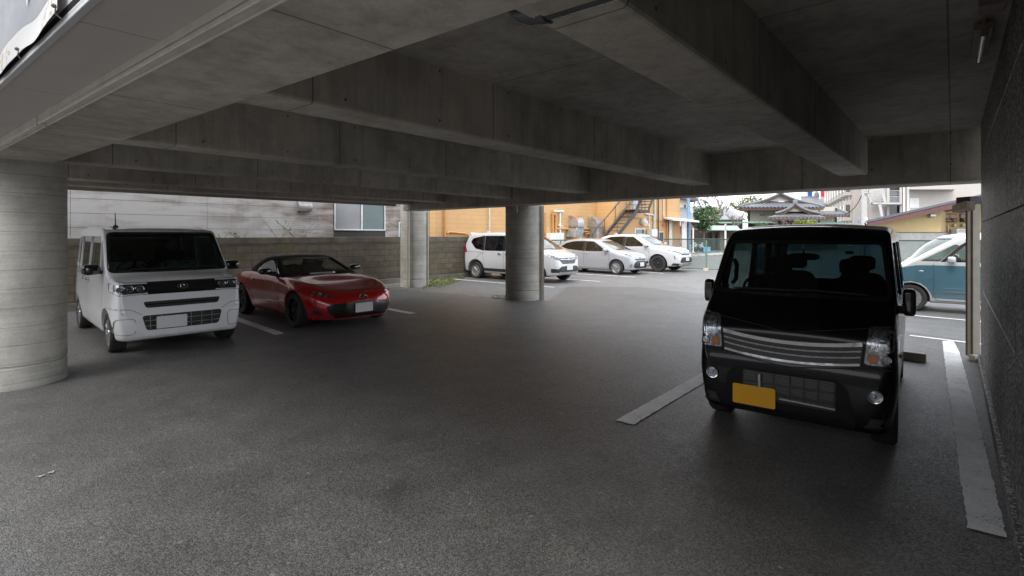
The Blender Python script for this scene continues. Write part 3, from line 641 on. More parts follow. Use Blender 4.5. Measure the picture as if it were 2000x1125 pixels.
    def arches(c,r):
        mb=MB()
        for x in c.S['wx']:
            for sg in (1,-1): mb.lathe([(r,0),(r,.5)],(x,sg*(c.S['W']/2-.28) ,c.S['wr']),(0,sg,0),40)
        return mb
    def wheels(c,rimf,wd=.19,m_rim=None,liner=True):
        r=c.S['wr']; first=None; steer=c.S.get('steer',0)
        for i,x in enumerate(c.S['wx']):
            for sg in (1,-1):
                y=sg*(c.S['W']/2-c.S.get('wi',.03)-wd/2); R4=Matrix.Rotation(steer if i==0 else 0,3,'Z')
                if first is None:
                    hub=MB(); hub.lathe([(r*.62,-wd*.5),(r*.62,wd*.22),(r*.2,wd*.25)],(0,0,0),(0,1,0),28); h=hub.build('wheel',M_BLKM,c.root,smooth=40,world=False)
                    ty=MB(); rr=c.S.get('rim',.66)*r; ty.lathe([(rr,-wd*.46),(rr*1.05,-wd*.5),(r*.93,-wd*.52),(r*.985,-wd*.42),(r,-wd*.3),(r*.99,-wd*.1),(r*.99,wd*.1),(r,wd*.3),(r*.985,wd*.42),(r*.93,wd*.52),(rr*1.05,wd*.5),(rr,wd*.44),(rr,-wd*.46)],(0,0,0),(0,1,0),48); t=ty.build('tyre',M_TYRE,h,smooth=45,world=False)
                    rm=MB(); rimf(rm,rr,wd); k=rm.build('rim',m_rim or M_SATIN,h,smooth=35,world=False); first=(h,t,k)
                else:
                    h=first[0].copy(); COL.objects.link(h)
                    for q in first[1:]: d=q.copy(); COL.objects.link(d); d.parent=h
                k_=c.root.scale; h.location=(x,y,r); h.scale=(k_.z/k_.x,1,1); h.rotation_euler=(0,0 if k_.x!=k_.z else random.uniform(0,6),(0 if sg>0 else math.pi)+(steer if i==0 else 0))
        if liner:
            for x in c.S['wx']:
                for sg in (1,-1):
                    mb=MB(); ra=r+.075; y0=c.S['W']/2-.27; mb.lathe([(ra,-.02),(ra,.06),(.02,.06)][::-1],(x,sg*(y0-.07),r),(0,sg,0),24); mb.v=[Vector((v.x,v.y,max(v.z,.2))) for v in mb.v]; c.put(mb,'wheel_liner',M_BLKM)
    def seats(c,xs_,zc,hh,w=.25,row2=None,m=None,heads=True):
        for x,zz in [(xs_,zc)]+([(row2,zc)] if row2 is not None else []):
            for sg in (1,-1):
                mb=MB(); mb.blob((x-.02,sg*.34,zz+.25),(.10,w,.34),.45,20,12,Matrix.Rotation(R(-12),3,'Y')); mb.blob((x+.24,sg*.34,zz-.02),(.28,w,.11),.45,20,12)
                s=c.put(mb,'seat',m or M_SEAT,smooth=60)
                if heads: mb=MB(); mb.blob((x-.13,sg*.34,zz+.25+.34+hh),(.05,.13,.085),.55); mb.tube([(x-.13,sg*.34-.05,zz+.5),(x-.13,sg*.34-.05,zz+.25+.34+hh)],.006,6); c.put(mb,'headrest',m or M_SEAT,s,smooth=60)
    def dash(c,x0,x1,z,w,wheel=-.34,wz=None):
        mb=MB(); mb.prism([(x0,-w,z-.30),(x1,-w,z-.30),(x1,-w,z-.03),(x1-.06,-w,z),(x0+.10,-w,z),(x0,-w,z-.08)],(0,2*w,0)); d=c.put(mb,'dashboard',M_INT,bevel=.02)
        mb=MB(); cc=Vector((x0-.12,wheel,wz or z)); ax=Vector((-.82,0,.57)).normalized(); u=Vector((0,1,0)); v=ax.cross(u)
        mb.tube([cc+(u*math.cos(a)+v*math.sin(a))*.18 for a in np.linspace(0,2*math.pi,33)],.014,8,False)
        for a in (0,math.pi,-math.pi/2): mb.tube([cc,cc+(u*math.cos(a)+v*math.sin(a))*.18],[.03,.015],6)
        mb.tube([cc,cc-ax*.18],.03,8); mb.blob(cc,(.05,.06,.05),.8); c.put(mb,'steering_wheel',M_BLKM,smooth=50)
    def mirror(c,x,y,z,r,m,mglass=True,arm=None):
        for sg in (1,-1):
            mb=MB(); mb.blob((x,sg*y,z),r,.55,20,12); o=c.put(mb,'wing_mirror',m,smooth=60)
            mb=MB(); mb.obox((x+.01,sg*(y-r[1]-.02),z-r[2]*.55),(.035,0,0),(0,.06,.0),(0,0,.022)); c.put(mb,'mirror_arm',M_BLKM,o,bevel=.01)
    def handle(c,pts,m):
        for x,z in pts:
            for sg in (1,-1):
                l,nn,_=c.hit(x,z,'y',sg); mb=MB(); mb.blob(l+nn*.018,(.085,.014,.017),.5,14,8); mb.blob(l+nn*.002,(.05,.006,.028),.7,12,6); c.put(mb,'door_handle',m,smooth=60)
    def rearview(c,x,z,w=.11):
        mb=MB(); mb.blob((x,0,z),(.018,w,.033),.5); mb.tube([(x,0,z),(x+.05,0,z+.07)],.008,6); c.put(mb,'mirror',M_BLKM,smooth=60)
    def wiper(c,lines):
        for (y0,z0),(y1,z1) in lines:
            mb=MB(); pts=[]
            for i in range(9):
                t=i/8; l,nn,_=c.hit(y0+(y1-y0)*t,z0+(z1-z0)*t,'x',1); pts.append(l+nn*.014)
            mb.tube(pts,.007,6); c.put(mb,'wiper',M_BLKM,smooth=50)
    def plate(c,y,z,m,w=.33,h=.165,tilt=0,x=None):
        l,nn,_=c.hit(y,z,'x',1); X=(x if x is not None else l.x)+.018; mb=MB(); pts=rpoly([(y-w/2,z-h/2),(y+w/2,z-h/2),(y+w/2,z+h/2),(y-w/2,z+h/2)],.015); mb.prism([(X,p.x,p.y) for p in pts],(.006,0,0)); o=c.put(mb,'number_plate',m,smooth=None)
        mb=MB(); mb.box(X-.05,y-w*.35,z-h*.3,X-.001,y+w*.35,z+h*.3); c.put(mb,'plate_bracket',M_BLKM,o,smooth=None)
    def bars(c,name,lines,axis,sg,wd,off,m,depth=.02,parent=None):
        for ln in lines: mb=MB(); c.strip(mb,ln,axis,sg,wd,off,depth); c.put(mb,name,m,parent,smooth=50)
    def lampset(c,poly,axis,bowls,lensoff=.012,sides=(1,-1),amb=(),drl=None,housing=None):
        for sg in sides:
            s=1; mir=(lambda p:(sg*p[0],p[1])) if axis=='x' else (lambda p:p)
            mb=MB(); c.panel(mb,[mir(p) for p in poly],axis,1 if axis=='x' else sg,.003,.04,.02); h=c.put(mb,'headlight',housing or M_LAMPB)
            for a,b,r,kind in bowls:
                p=mir((a,b)); l,nn,_=c.hit(p[0],p[1],axis,1 if axis=='x' else sg); mb=MB(); mb.lathe([(r,.006),(r*.96,.010),(r*.8,.005),(r*.45,.002),(.008,.001)],l,nn,24); k=c.put(mb,'reflector',M_AMB if kind=='a' else M_REFL,h,smooth=40)
                if kind=='v': mb=MB(); mb.blob(l+nn*.008,(r*.22,)*3,1); c.put(mb,'bulb',M_CHR,h,smooth=60)
                if kind=='p': mb=MB(); mb.blob(l+nn*.006,(r*.45,)*3,1); c.put(mb,'bulb',M_LAMPB,h,smooth=60)
            if drl: mb=MB(); c.strip(mb,[mir(p) for p in drl],axis,1 if axis=='x' else sg,.014,.010,.006,.02); c.put(mb,'light_strip',M_WHT,h)
            mb=MB(); c.panel(mb,[mir(p) for p in poly],axis,1 if axis=='x' else sg,lensoff,.04,lensoff-.002); c.put(mb,'lens',G_LENS,h)
def spokes(n,w0,w1,hub=.22,twin=0,lip=True):
    def f(mb,rr,wd):
        y=wd*.36; 
        if lip: mb.lathe([(rr*.90,y-.02),(rr*.93,y+.014),(rr*.995,y+.02),(rr,y-.01),(rr*.98,-wd*.3),(rr*.93,-wd*.3),(rr*.90,y-.02)],(0,0,0),(0,1,0),40)
        mb.lathe([(0,y+.012),(rr*hub*.7,y+.010),(rr*hub,y-.002),(rr*hub,y-.05)],(0,0,0),(0,1,0),24)
        for i in range(n):
            for tw in ((-twin,twin) if twin else (0,)):
                a=2*math.pi*i/n; d=Vector((math.cos(a),0,math.sin(a))); p=Vector((-math.sin(a),0,math.cos(a))); e=Vector((0,1,0))
                b0=d*rr*hub*.8+p*tw*.35+e*(y-.006); b1=d*rr*.94+p*tw+e*(y+.006); q0=p*rr*w0/2; q1=p*rr*w1/2; dn=e*-.028
                mb.hexa([b0-q0+dn,b0+q0+dn,b1+q1+dn,b1-q1+dn,b0-q0*.8,b0+q0*.8,b1+q1*.8,b1-q1*.8])
    return f
# ================================================================== the cars
def spot(px,py,lx,ly,rz):
    g=gp(px,py); c,s=math.cos(rz),math.sin(rz); return Vector((g.x-(c*lx-s*ly),g.y-(s*lx+c*ly),.004 if g.y<13 else 0))
def sym(half): return [tuple(p) for p in half]+[(-a,b) for a,b in half[::-1]]
def grow(poly,k=1.02):
    n=len(poly); cx=sum(p[0] for p in poly)/n; cy=sum(p[1] for p in poly)/n; return [(cx+(p[0]-cx)*k,cy+(p[1]-cy)*k) for p in poly]
def rect(a,b,c,d): return [(a,b),(c,b),(c,d),(a,d)]
def emblem(c,kind,y,z,w,h,m=None):
    mb=MB(); f=lambda a,b:(lambda q:q[0]+q[1]*.012)(c.hit(y+a*w,z+b*h,'x',1))
    rr=w*.13
    if kind in('oval','wing','tri'): mb.tube([f(math.cos(a),math.sin(a)) for a in np.linspace(0,2*math.pi,29)],rr,6,False)
    if kind=='oval': mb.tube([f(-.45,.55),f(-.1,.6),f(.35,.2),f(.35,-.2),f(-.1,-.6),f(-.45,-.5)],rr*.8,6); mb.tube([f(-.4,.5),f(-.4,-.5)],rr*.8,6)
    if kind=='wing': mb.tube([f(-.95,.35),f(-.45,.45),f(-.12,-.35),f(0,-.5),f(.12,-.35),f(.45,.45),f(.95,.35)],rr*.9,6)
    if kind=='tri': mb.tube([f(.45*math.cos(a),.95*math.sin(a)) for a in np.linspace(0,2*math.pi,21)],rr*.8,6,False); mb.tube([f(.8*math.cos(a),.4+.35*math.sin(a)) for a in np.linspace(0,2*math.pi,21)],rr*.8,6,False)
    if kind=='h':
        mb.tube([f(-1,1),f(1,1),f(.8,-1),f(-.8,-1),f(-1,1)],rr,6,False); mb.tube([f(-.6,.8),f(-.42,-.8)],rr*1.3,6); mb.tube([f(.6,.8),f(.42,-.8)],rr*1.3,6); mb.tube([f(-.5,0),f(.5,0)],rr*1.3,6)
    c.put(mb,'emblem',m or M_CHR,smooth=60)
def glasshouse(c,ws,sides,rw,pane_s,cab,wsx,rwx,arch,extra=(),tint=None,front=None):
    sidep=[rpoly(p,.04) for p in sides]
    cut=[c.prism_y(sidep)]
    if ws: cut.append(c.prism_x(rpoly(sym(ws),.05),wsx,3))
    if rw: cut.append(c.prism_x(rpoly(sym(rw),.05),-3,rwx))
    if arch: cut.append(c.arches(arch))
    c.finish(cut+list(extra),cab)
    gl=pane_s if isinstance(pane_s,(list,tuple)) else [pane_s]*len(sides)
    for p,g in zip(sidep,gl): c.both('side_window',g,grow(p,1.03),-.014)
    if ws: c.one('windscreen',front or G_CLEAR,grow(rpoly(sym(ws),.05),1.02),'x',1,-.012,step=.06); mb=MB(); c.strip(mb,rpoly(sym(ws),.05),'x',1,.035,.0015,closed=True); c.put(mb,'windscreen_surround',M_BLK)
    if rw: c.one('rear_window',tint or G_PRIV,grow(rpoly(sym(rw),.05),1.02),'x',-1,-.012,step=.06)
# ---------------------------------------------------------------- white boxy kei wagon
def wheelcover(mb,rr,wd):
    y=wd*.36; mb.lathe([(0,y+.018),(rr*.2,y+.018),(rr*.24,y+.008),(rr*.34,y+.012),(rr*.9,y+.004),(rr*.99,y+.012),(rr,y-.02),(rr*.9,y-.03)],(0,0,0),(0,1,0),40)
    for i in range(10):
        a=2*math.pi*i/10; d=Vector((math.cos(a),0,math.sin(a))); p=Vector((-math.sin(a),0,math.cos(a))); e=Vector((0,1,0)); mb.obox(d*rr*.62+e*(y+.012),d*rr*.25,p*rr*.06,e*.012)
TR=R(-44.0); pos=spot(207,689,1.17*1.13,-.72*1.14,TR)
S=dict(scale=(1.13,1.14,1.03),L=3.395,W=1.475,wx=(1.17,-1.29),wr=.277,rim=.68,paint=paintm('paint_pearl_white',(.76,.77,.79),.3,.0),
 top=[(-1.6975,.55),(-1.69,.9),(-1.665,1.2),(-1.57,1.66),(-1.45,1.725),(-.8,1.752),(.2,1.74),(.60,1.685),(1.10,1.075),(1.22,1.035),(1.50,1.0),(1.615,.965),(1.65,.84),(1.672,.62),(1.6975,.42)],tr=.05,
 bot=[(-1.6975,.30),(-1.6,.2),(0,.19),(1.5,.185),(1.66,.20),(1.6975,.25)],
 plan=[(-1.6975,.56),(-1.66,.67),(-1.55,.72),(-1.2,.7375),(1.15,.7375),(1.45,.728),(1.58,.705),(1.65,.675),(1.68,.63),(1.6975,.52)],
 zs=[(-1.7,.55),(1.7,.5)],zb=[(-1.7,1.03),(.9,1.03),(1.7,.93)],tum=.075,crown=[(-1.7,.02),(.4,.03),(1.1,.04),(1.5,.025),(1.7,.0)],rr=[(-1.7,.07),(.5,.055),(1.0,.05),(1.7,.05)])
c=Car('kei_wagon','boxy white kei wagon with a black grille band parked beside the thick left column',S,pos,TR)
glasshouse(c,[(.675,1.10),(.625,1.645)],[[(.93,1.10),(.70,1.08),(.60,1.55),(.66,1.52)],[(.64,1.07),(-.28,1.05),(-.28,1.60),(.52,1.60)],[(-.37,1.05),(-1.10,1.05),(-1.10,1.60),(-.37,1.60)],[(-1.17,1.06),(-1.48,1.13),(-1.42,1.56),(-1.17,1.60)]],[(.60,1.12),(.53,1.58)],[G_DIM,G_DIM,G_PRIV,G_PRIV],(-1.52,1.04,.34),.45,-1.2,.335,front=G_VAN)
c.wheels(wheelcover,.165,M_SATIN); c.dash(.75,1.12,1.05,.64,-.34,1.10); c.rearview(.52,1.53)
def leafcloth():
    m,t,b=nm('leaf_print_cloth'); v=coords(t,.6,(1,.5,1.4)); n=N(t,'TexVoronoi',i_Scale=16); L(t,v,n.inputs['Vector']); q=noise(t,v,11,3,.6,1.6)
    L(t,ramp(t,math_(t,'ADD',math_(t,'MULTIPLY',n.outputs['Distance'],.35),math_(t,'MULTIPLY',q,.7)),[(.42,(.03,.035,.04)),(.46,(.55,.62,.62))]),b.inputs['Base Color']); b.inputs['Roughness'].default_value=.8; return m
c.seats(.02,.62,.07,.25,-.75); M_LEAF=leafcloth()
for sg in (1,-1):
    mb=MB(); mb.blob((.10,sg*.34,1.02),(.06,.25,.17),.3,16,10,Matrix.Rotation(R(-12),3,'Y')); c.put(mb,'seat_cover',M_LEAF,smooth=60)
mb=MB(); c.panel(mb,rpoly(sym([(.43,.81),(.43,.972)]),.01),'x',1,.004,.04,.01); c.put(mb,'grille_band',M_BLK)
c.lampset(rpoly([(.37,.815),(.67,.805),(.715,.85),(.71,.972),(.37,.97)],.02),'x',[(.46,.89,.05,'p'),(.57,.89,.055,'p'),(.66,.89,.035,'c')],drl=[(.38,.960),(.70,.962),(.705,.86),(.66,.818),(.38,.826)])
emblem(c,'oval',0,.90,.055,.036)
c.one('upper_intake',M_BLKM,rpoly(sym([(.40,.63),(.43,.715)]),.03),'x',1,.002,0); c.bars('intake_bar',[[(-.40,.675),(.40,.675)]],'x',1,.012,.010,M_BLK,.01)
c.one('lower_intake',M_BLKM,rpoly(sym([(.40,.33),(.445,.53)]),.04),'x',1,.002,0)
mb=MB()
for z in (.39,.46): c.strip(mb,[(-.42,z),(.42,z)],'x',1,.008,.010,.008)
for y in (-.36,-.24,.08,.2,.32): c.strip(mb,[(y,.34),(y,.52)],'x',1,.008,.009,.008)
c.put(mb,'intake_grid',M_SATIN)
c.plate(-.135,.425,M_PLATEW)
c.seam([rpoly(rect(.51,.29,.70,.50),.05)+[(.51,.34)]],'x',M_SEAMW,.006); c.seam([[(-a,b) for a,b in rpoly(rect(.51,.29,.70,.50),.05)]],'x',M_SEAMW,.006)
c.seam([[(-.44,.545),(-.55,.62),(-.72,.64)],[(.44,.545),(.55,.62),(.72,.64)]],'x',M_SEAMW,.006)
c.seam([[(-.68,1.0),(-.60,.975),(.60,.975),(.68,1.0)]],'x',M_SEAMW,.008,name='bonnet_gap')
c.seam([[(.98,1.05),(.93,.6),(.85,.24),(-.30,.24),(-.33,1.62)],[(-.33,.26),(-.95,.26),(-1.0,.62),(-1.17,.80),(-1.20,1.62)],[(-.35,1.0),(-1.6,1.0)]],'y',M_SEAM,.007)
c.seam([[(1.66,.62),(1.20,.63)],[(1.45,1.0),(1.30,.72)]],'y',M_SEAMW,.005); c.seam([[(.58,.53),(-1.5,.53)],[(.58,-.53),(-1.5,-.53)]],'z',M_SEAM,.012,name='roof_gap')
c.handle([(-.18,.93),(-.48,.93)],M_CHR); c.mirror(.86,.83,1.13,(.07,.10,.075),M_BLK); c.wiper([((-.45,1.12),(.10,1.12)),((.10,1.14),(.55,1.12))])
mb=MB(); p=c.hit(.25,-.48,'z',1)[0]; mb.tube([p,p+Vector((-.03,0,.22))],[.008,.005],8); mb.blob(p+Vector((0,0,.008)),(.05,.03,.02),.8); c.put(mb,'aerial',M_BLKM,smooth=50)
c.seam([[(.62,.575),(.62,.5749)]],'x',M_SEAMW) if False else None
for sg in (1,-1): l,nn,_=c.hit(.63,.575,'x',1) if sg>0 else c.hit(-.63,.575,'x',1); mb=MB(); mb.lathe([(.022,0),(.022,.004),(0,.006)],l,nn,14); c.put(mb,'parking_sensor',M_SATIN,smooth=40)
c.both('roof_visor_trim',M_BLK,[(-.375,1.60),(-.285,1.60),(-.285,1.05),(-.375,1.05)],.002)
c.both('pillar_trim',M_BLK,[(-1.165,1.60),(-1.105,1.60),(-1.105,1.05),(-1.165,1.05)],.002)
# ---------------------------------------------------------------- black kei van
ER=R(-127.5); pos=spot(1753,868,1.20,.71,ER)
S=dict(L=3.395,W=1.475,wx=(1.20,-1.20),wr=.28,rim=.62,paint=paintm('paint_black',(.003,.003,.0035),.25,.0,dirt=.0),
 top=[(-1.6975,.6),(-1.69,1.2),(-1.62,1.60),(-1.47,1.725),(-.5,1.76),(.45,1.75),(.84,1.71),(.985,1.615),(1.33,1.14),(1.42,1.09),(1.585,.965),(1.635,.86),(1.66,.66),(1.685,.58),(1.6975,.40)],tr=.05,
 bot=[(-1.6975,.35),(-1.55,.23),(0,.22),(1.45,.19),(1.65,.17),(1.6975,.21)],
 plan=[(-1.6975,.60),(-1.64,.69),(-1.45,.7375),(1.2,.7375),(1.5,.732),(1.61,.715),(1.665,.68),(1.688,.63),(1.6975,.54)],
 zs=[(-1.7,.6),(1.7,.5)],zb=[(-1.7,1.08),(1.2,1.08),(1.7,.95)],tum=.10,crown=[(-1.7,.03),(.6,.03),(1.2,.05),(1.5,.03),(1.7,0)],rr=[(-1.7,.08),(.7,.06),(1.1,.05),(1.7,.05)])
b_=S['paint'].node_tree.nodes['Principled BSDF']; b_.inputs['Coat Weight'].default_value=.32; b_.inputs['Specular IOR Level'].default_value=.12
c=Car('kei_van','glossy black kei van with chrome grille bars and a yellow number plate',S,pos,ER)
glasshouse(c,[(.67,1.16),(.61,1.605)],[[(1.17,1.18),(1.0,1.13),(.94,1.45),(1.0,1.44)],[(.93,1.12),(-.08,1.09),(-.08,1.60),(.82,1.60)],[(-.16,1.09),(-.90,1.09),(-.90,1.60),(-.16,1.60)],[(-.98,1.09),(-1.50,1.12),(-1.46,1.58),(-.98,1.60)]],[(.62,1.10),(.56,1.55)],[G_CLEAR,G_CLEAR,G_PRIV2,G_PRIV2],(-1.6,1.28,.40),.6,-1.2,.34,tint=G_REAR,front=G_VAN)
c.wheels(spokes(7,.16,.24),.17,M_SATIN); c.dash(.98,1.36,1.08,.64,-.35,1.13); c.rearview(.86,1.47,.125); c.seats(.30,.66,.10,.24,-.65)
mb=MB(); mb.tube([(1.02,-.60,1.2),(1.0,-.57,1.24),(.96,-.57,1.38),(.94,-.60,1.43)],.02,8); c.put(mb,'grab_handle',M_BLKM,smooth=50)
mb=MB(); l,nn,_=c.hit(.30,1.50,'x',-1); mb.box(.90,.33,1.50,.902,.39,1.53); c.put(mb,'inspection_sticker',M_WHT)
M_GRY=plain('grille_black',(.012,.012,.013),.35)
gl=sym([(.47,.645),(.505,.845)]); c.one('grille',M_GRY,[(-.495,.68),(-.3,.64),(0,.622),(.3,.64),(.495,.68),(.51,.86),(.3,.825),(0,.812),(-.3,.825),(-.51,.86)],'x',1,.004,.012)
M_BARD=plain('bar_dark_chrome',(.22,.22,.23),.25,.9)
def curve_y(z,dz,w): return [(y,z+dz*(y/w)**2) for y in np.linspace(-w,w,13)]
c.bars('grille_bar',[curve_y(.795,.045,.505)],'x',1,.028,.024,M_CHR); c.bars('grille_bar',[curve_y(.745,.045,.50),curve_y(.70,.045,.495)],'x',1,.013,.02,M_BARD); c.bars('grille_bar',[curve_y(.645,.045,.49)],'x',1,.018,.024,M_CHR)
M_BOWL=plain('lamp_bowl',(.42,.42,.43),.14,1,var=.75,scale=26,bmp=.6,bscale=30)
M_VANL=plain('lamp_chamber',(.30,.30,.31),.2,1,var=.7,scale=38)
c.lampset(rpoly([(.515,.695),(.70,.70),(.712,.82),(.70,.985),(.545,.972)],.025),'x',[(.63,.885,.028,'v'),(.57,.742,.036,'a'),(.655,.745,.032,'c')],housing=M_VANL)
for sg in (1,-1): c.one('lamp_bowl',M_BOWL,rpoly([(sg*.557,.80),(sg*.697,.795),(sg*.702,.96),(sg*.567,.95)],.04),'x',1,.0075,.004,.03)
for sg in (1,-1): mb=MB(); [c.strip(mb,[(sg*y,.81),(sg*(y+.004),.94)],'x',1,.004,.011,.003) for y in (.575,.592,.61,.65,.668,.685)]; c.put(mb,'lamp_facets',M_REFL)
for sg in (1,-1):
    l,nn,_=c.hit(sg*.585,.475,'x',1); mb=MB(); mb.lathe([(.052,0),(.050,.014),(.043,.012),(.04,.002),(.02,-.0),(0,.002)],l,nn,28); f=c.put(mb,'fog_lamp',M_CHR,smooth=40); mb=MB(); mb.lathe([(.040,.006),(.02,.013),(0,.015)],l,nn,24); c.put(mb,'lens',G_LENS,f,smooth=50); mb=MB(); mb.blob(l+nn*.006,(.012,.012,.012),1); c.put(mb,'bulb',M_REFL,f,smooth=60)
c.one('bumper_recess',plain('black_plastic_dark',(.006,.006,.006),.5,spec=.15),rpoly([(-.50,.20),(.47,.20),(.42,.50),(.34,.555),(-.40,.555),(-.46,.50)],.05),'x',1,.003,0)
c.one('lower_grille',M_GRY,rpoly(sym([(.335,.31),(.335,.535)]),.02),'x',1,.006,0)
mb=MB()
for z in np.arange(.335,.53,.016): c.strip(mb,[(-.32,z),(.32,z)],'x',1,.005,.012,.004)
c.put(mb,'grille_fin',plain('fin_grey',(.10,.10,.10),.35,.6)); mb=MB()
for z in (.37,.45): c.strip(mb,[(-.33,z),(.33,z)],'x',1,.016,.02,.01)
for y in (-.22,-.1,.02,.12,.22): c.strip(mb,[(y,.315),(y,.53)],'x',1,.012,.019,.01)
c.put(mb,'grille_frame',M_BLKM); c.bars('grille_trim',[[(-.05,.345),(.335,.335)]],'x',1,.010,.026,M_SATIN,.01); mb=MB(); l,nn,_=c.hit(-.20,.46,'x',1); mb.tube([l+nn*.016+Vector((0,0,-.05)),l+nn*.016+Vector((0,0,.06))],.018,10); c.put(mb,'horn',M_SATIN,smooth=50)
c.plate(-.245,.335,M_PLATEY,x=1.70)
for sg in (1,-1): c.one('bumper_slot',M_BLKM,[(sg*.53,.235),(sg*.68,.245),(sg*.665,.31),(sg*.56,.305)],'x',1,.003,0); c.bars('slot_trim',[[(sg*.52,.232),(sg*.68,.242)]],'x',1,.012,.012,M_BLK,.01)
c.seam([[(-.715,.67),(-.51,.66),(0,.602),(.51,.66),(.715,.67)]],'x',M_SEAM,.008); c.seam([[(-.64,.975),(0,.875),(.64,.975)]],'x',M_SEAM,.006,name='bonnet_gap')
c.seam([[(1.30,1.12),(1.10,.9),(.86,.56),(.84,.27),(-.10,.27),(-.12,1.62)],[(-.12,.27),(-.80,.27),(-.94,.60),(-.94,1.62)]],'y',M_SEAM,.008)
c.handle([(.05,.98),(-.25,.98)],M_BLK); c.wiper([((-.50,1.18),(.05,1.185)),((.05,1.195),(.52,1.18))]); 
for sg in (1,-1):
    mb=MB(); mb.blob((1.11,sg*.785,1.13),(.05,.045,.11),.45,20,12); o=c.put(mb,'wing_mirror',M_BLK,smooth=60); mb=MB(); mb.obox((1.13,sg*.735,1.07),(.04,0,0),(0,.03,0),(0,0,.03)); c.put(mb,'mirror_arm',M_BLKM,o,bevel=.01)
for sg in (1,-1): mb=MB(); l,nn,_=c.hit(1.28,.72,'y',sg); mb.lathe([(.018,0),(.016,.012),(0,.016)],l,nn,12); c.put(mb,'repeater_lamp',M_AMB,smooth=40)
# ---------------------------------------------------------------- red roadster
MR=R(-43.0); pos=spot(572,640,1.16*1.06,-.84*1.07,MR)
M_REDP=paintm('paint_deep_red',(.40,.005,.008),.22,.2,dirt=.05)
S=dict(scale=(1.06,1.07,1.0),L=3.915,W=1.735,wx=(1.16,-1.15),wr=.308,rim=.72,wi=.02,paint=M_REDP,
 top=[(-1.9575,.45),(-1.945,.62),(-1.89,.80),(-1.7,.865),(-1.3,.90),(-.8,.905),(.3,.875),(.62,.865),(1.0,.835),(1.25,.80),(1.5,.735),(1.74,.655),(1.87,.60),(1.935,.535),(1.9575,.45)],tr=.1,
 bot=[(-1.9575,.36),(-1.8,.22),(-1,.15),(1.2,.15),(1.75,.155),(1.9,.18),(1.9575,.27)],
 plan=[(-1.9575,.46),(-1.9,.62),(-1.75,.75),(-1.4,.852),(-1.1,.8675),(-.6,.838),(0,.815),(.5,.825),(.9,.855),(1.2,.8675),(1.45,.835),(1.65,.765),(1.80,.66),(1.90,.52),(1.9575,.33)],
 zs=[(-1.96,.52),(-1.15,.58),(0,.5),(1.15,.55),(1.96,.36)],zb=[(-1.96,.70),(-1.15,.80),(0,.78),(1.15,.70),(1.7,.56),(1.96,.42)],tum=[(-1.96,1.0),(0,.5),(1.1,1.0),(1.5,1.3),(1.96,1.0)],crown=[(-1.96,.03),(0,.03),(.7,.02),(1.15,-.035),(1.5,-.02),(1.8,.015),(1.96,.02)],rr=[(-1.96,.12),(0,.08),(.8,.10),(1.2,.12),(1.6,.14),(1.96,.12)],sill=.09)
c=Car('roadster','deep red roadster with a black soft top parked beside the white kei wagon',S,pos,MR)
mbc=MB(); mbc.box(-1.02,-.66,.40,.30,.66,1.2)
c.finish([c.arches(.365),mbc]); body=c
T=dict(L=3,x0=-1.30,x1=.52,W=1.5,wx=(),wr=.3,paint=plain('soft_top_cloth',(.012,.012,.013),.85,bmp=.15,bscale=120),
 top=[(-1.30,.93),(-1.12,1.01),(-.88,1.14),(-.55,1.222),(-.27,1.215),(-.13,1.18),(.52,.86)],tr=.12,bot=[(-1.30,.78),(.52,.78)],
 plan=[(-1.30,.60),(-1.1,.68),(-.6,.735),(.1,.745),(.52,.73)],zs=[(-1.3,.82),(.8,.80)],zb=[(-1.3,.90),(.8,.885)],tum=.50,crown=[(-1.3,.03),(-.2,.02),(.1,.06),(.52,.07)],rr=[(-1.3,.12),(-.2,.07),(.52,.05)],sill=.02,waist=.01)
k=Car('soft_top','',T,pos,MR,root=c.root)
ws=rpoly(sym([(.635,.925),(.50,1.165)]),.04); sw=rpoly([(.27,.915),(-.78,.905),(-.80,.98),(-.64,1.09),(-.38,1.165),(-.19,1.15),(-.09,1.11)],.04); rw=rpoly(sym([(.40,.99),(.34,1.12)]),.04)
k.finish([k.prism_x(ws,-.22,3),k.prism_y([sw]),k.prism_x(rw,-3,-.75)],(-1.18,.46,.70),name='soft_top')
k.one('windscreen',G_CLEAR,grow(ws),'x',1,-.012); k.both('side_window',G_CLEAR,grow(sw),-.014); k.one('rear_window',G_CLEAR,grow(rw),'x',-1,-.012)
k.seam([[(.34,.90),(-.11,1.165)]],'y',M_CHR,.012,name='pillar_trim'); k.bars('screen_frame',[rpoly(sym([(.665,.905),(.52,1.18)]),.05)+[(.665,.905)]],'x',1,.03,.006,M_BLK,.004)
c.wheels(spokes(5,.10,.13,.2,.16),.2,plain('rim_dark',(.05,.05,.055),.3,.7)); c.dash(.08,.32,.90,.62,-.34,.93); c.seats(-.60,.42,.02,.22); c.rearview(-.06,1.10,.10)
c.one('grille',M_GRY,rpoly([(-.54,.27),(-.44,.19),(.44,.19),(.54,.27),(.61,.40),(.52,.45),(0,.48),(-.52,.45),(-.61,.40)],.05),'x',1,.003,0)
c.bars('grille_bar',[[(-.48,z),(.48,z)] for z in (.25,.30,.35,.40)],'x',1,.012,.012,M_GRY,.01); c.bars('grille_rim',[rpoly([(-.63,.41),(-.46,.178),(.46,.178),(.63,.41)],.06)[5:-5]],'x',1,.012,.014,c.paint,.01)
c.plate(.02,.36,M_PLATEW,x=1.965); emblem(c,'wing',.02,.54,.065,.045)
c.lampset(rpoly([(.42,.555),(.58,.565),(.72,.635),(.70,.675),(.60,.63)],.015),'x',[(.64,.615,.034,'p'),(.69,.645,.022,'c'),(.57,.585,.018,'c')],lensoff=.008)
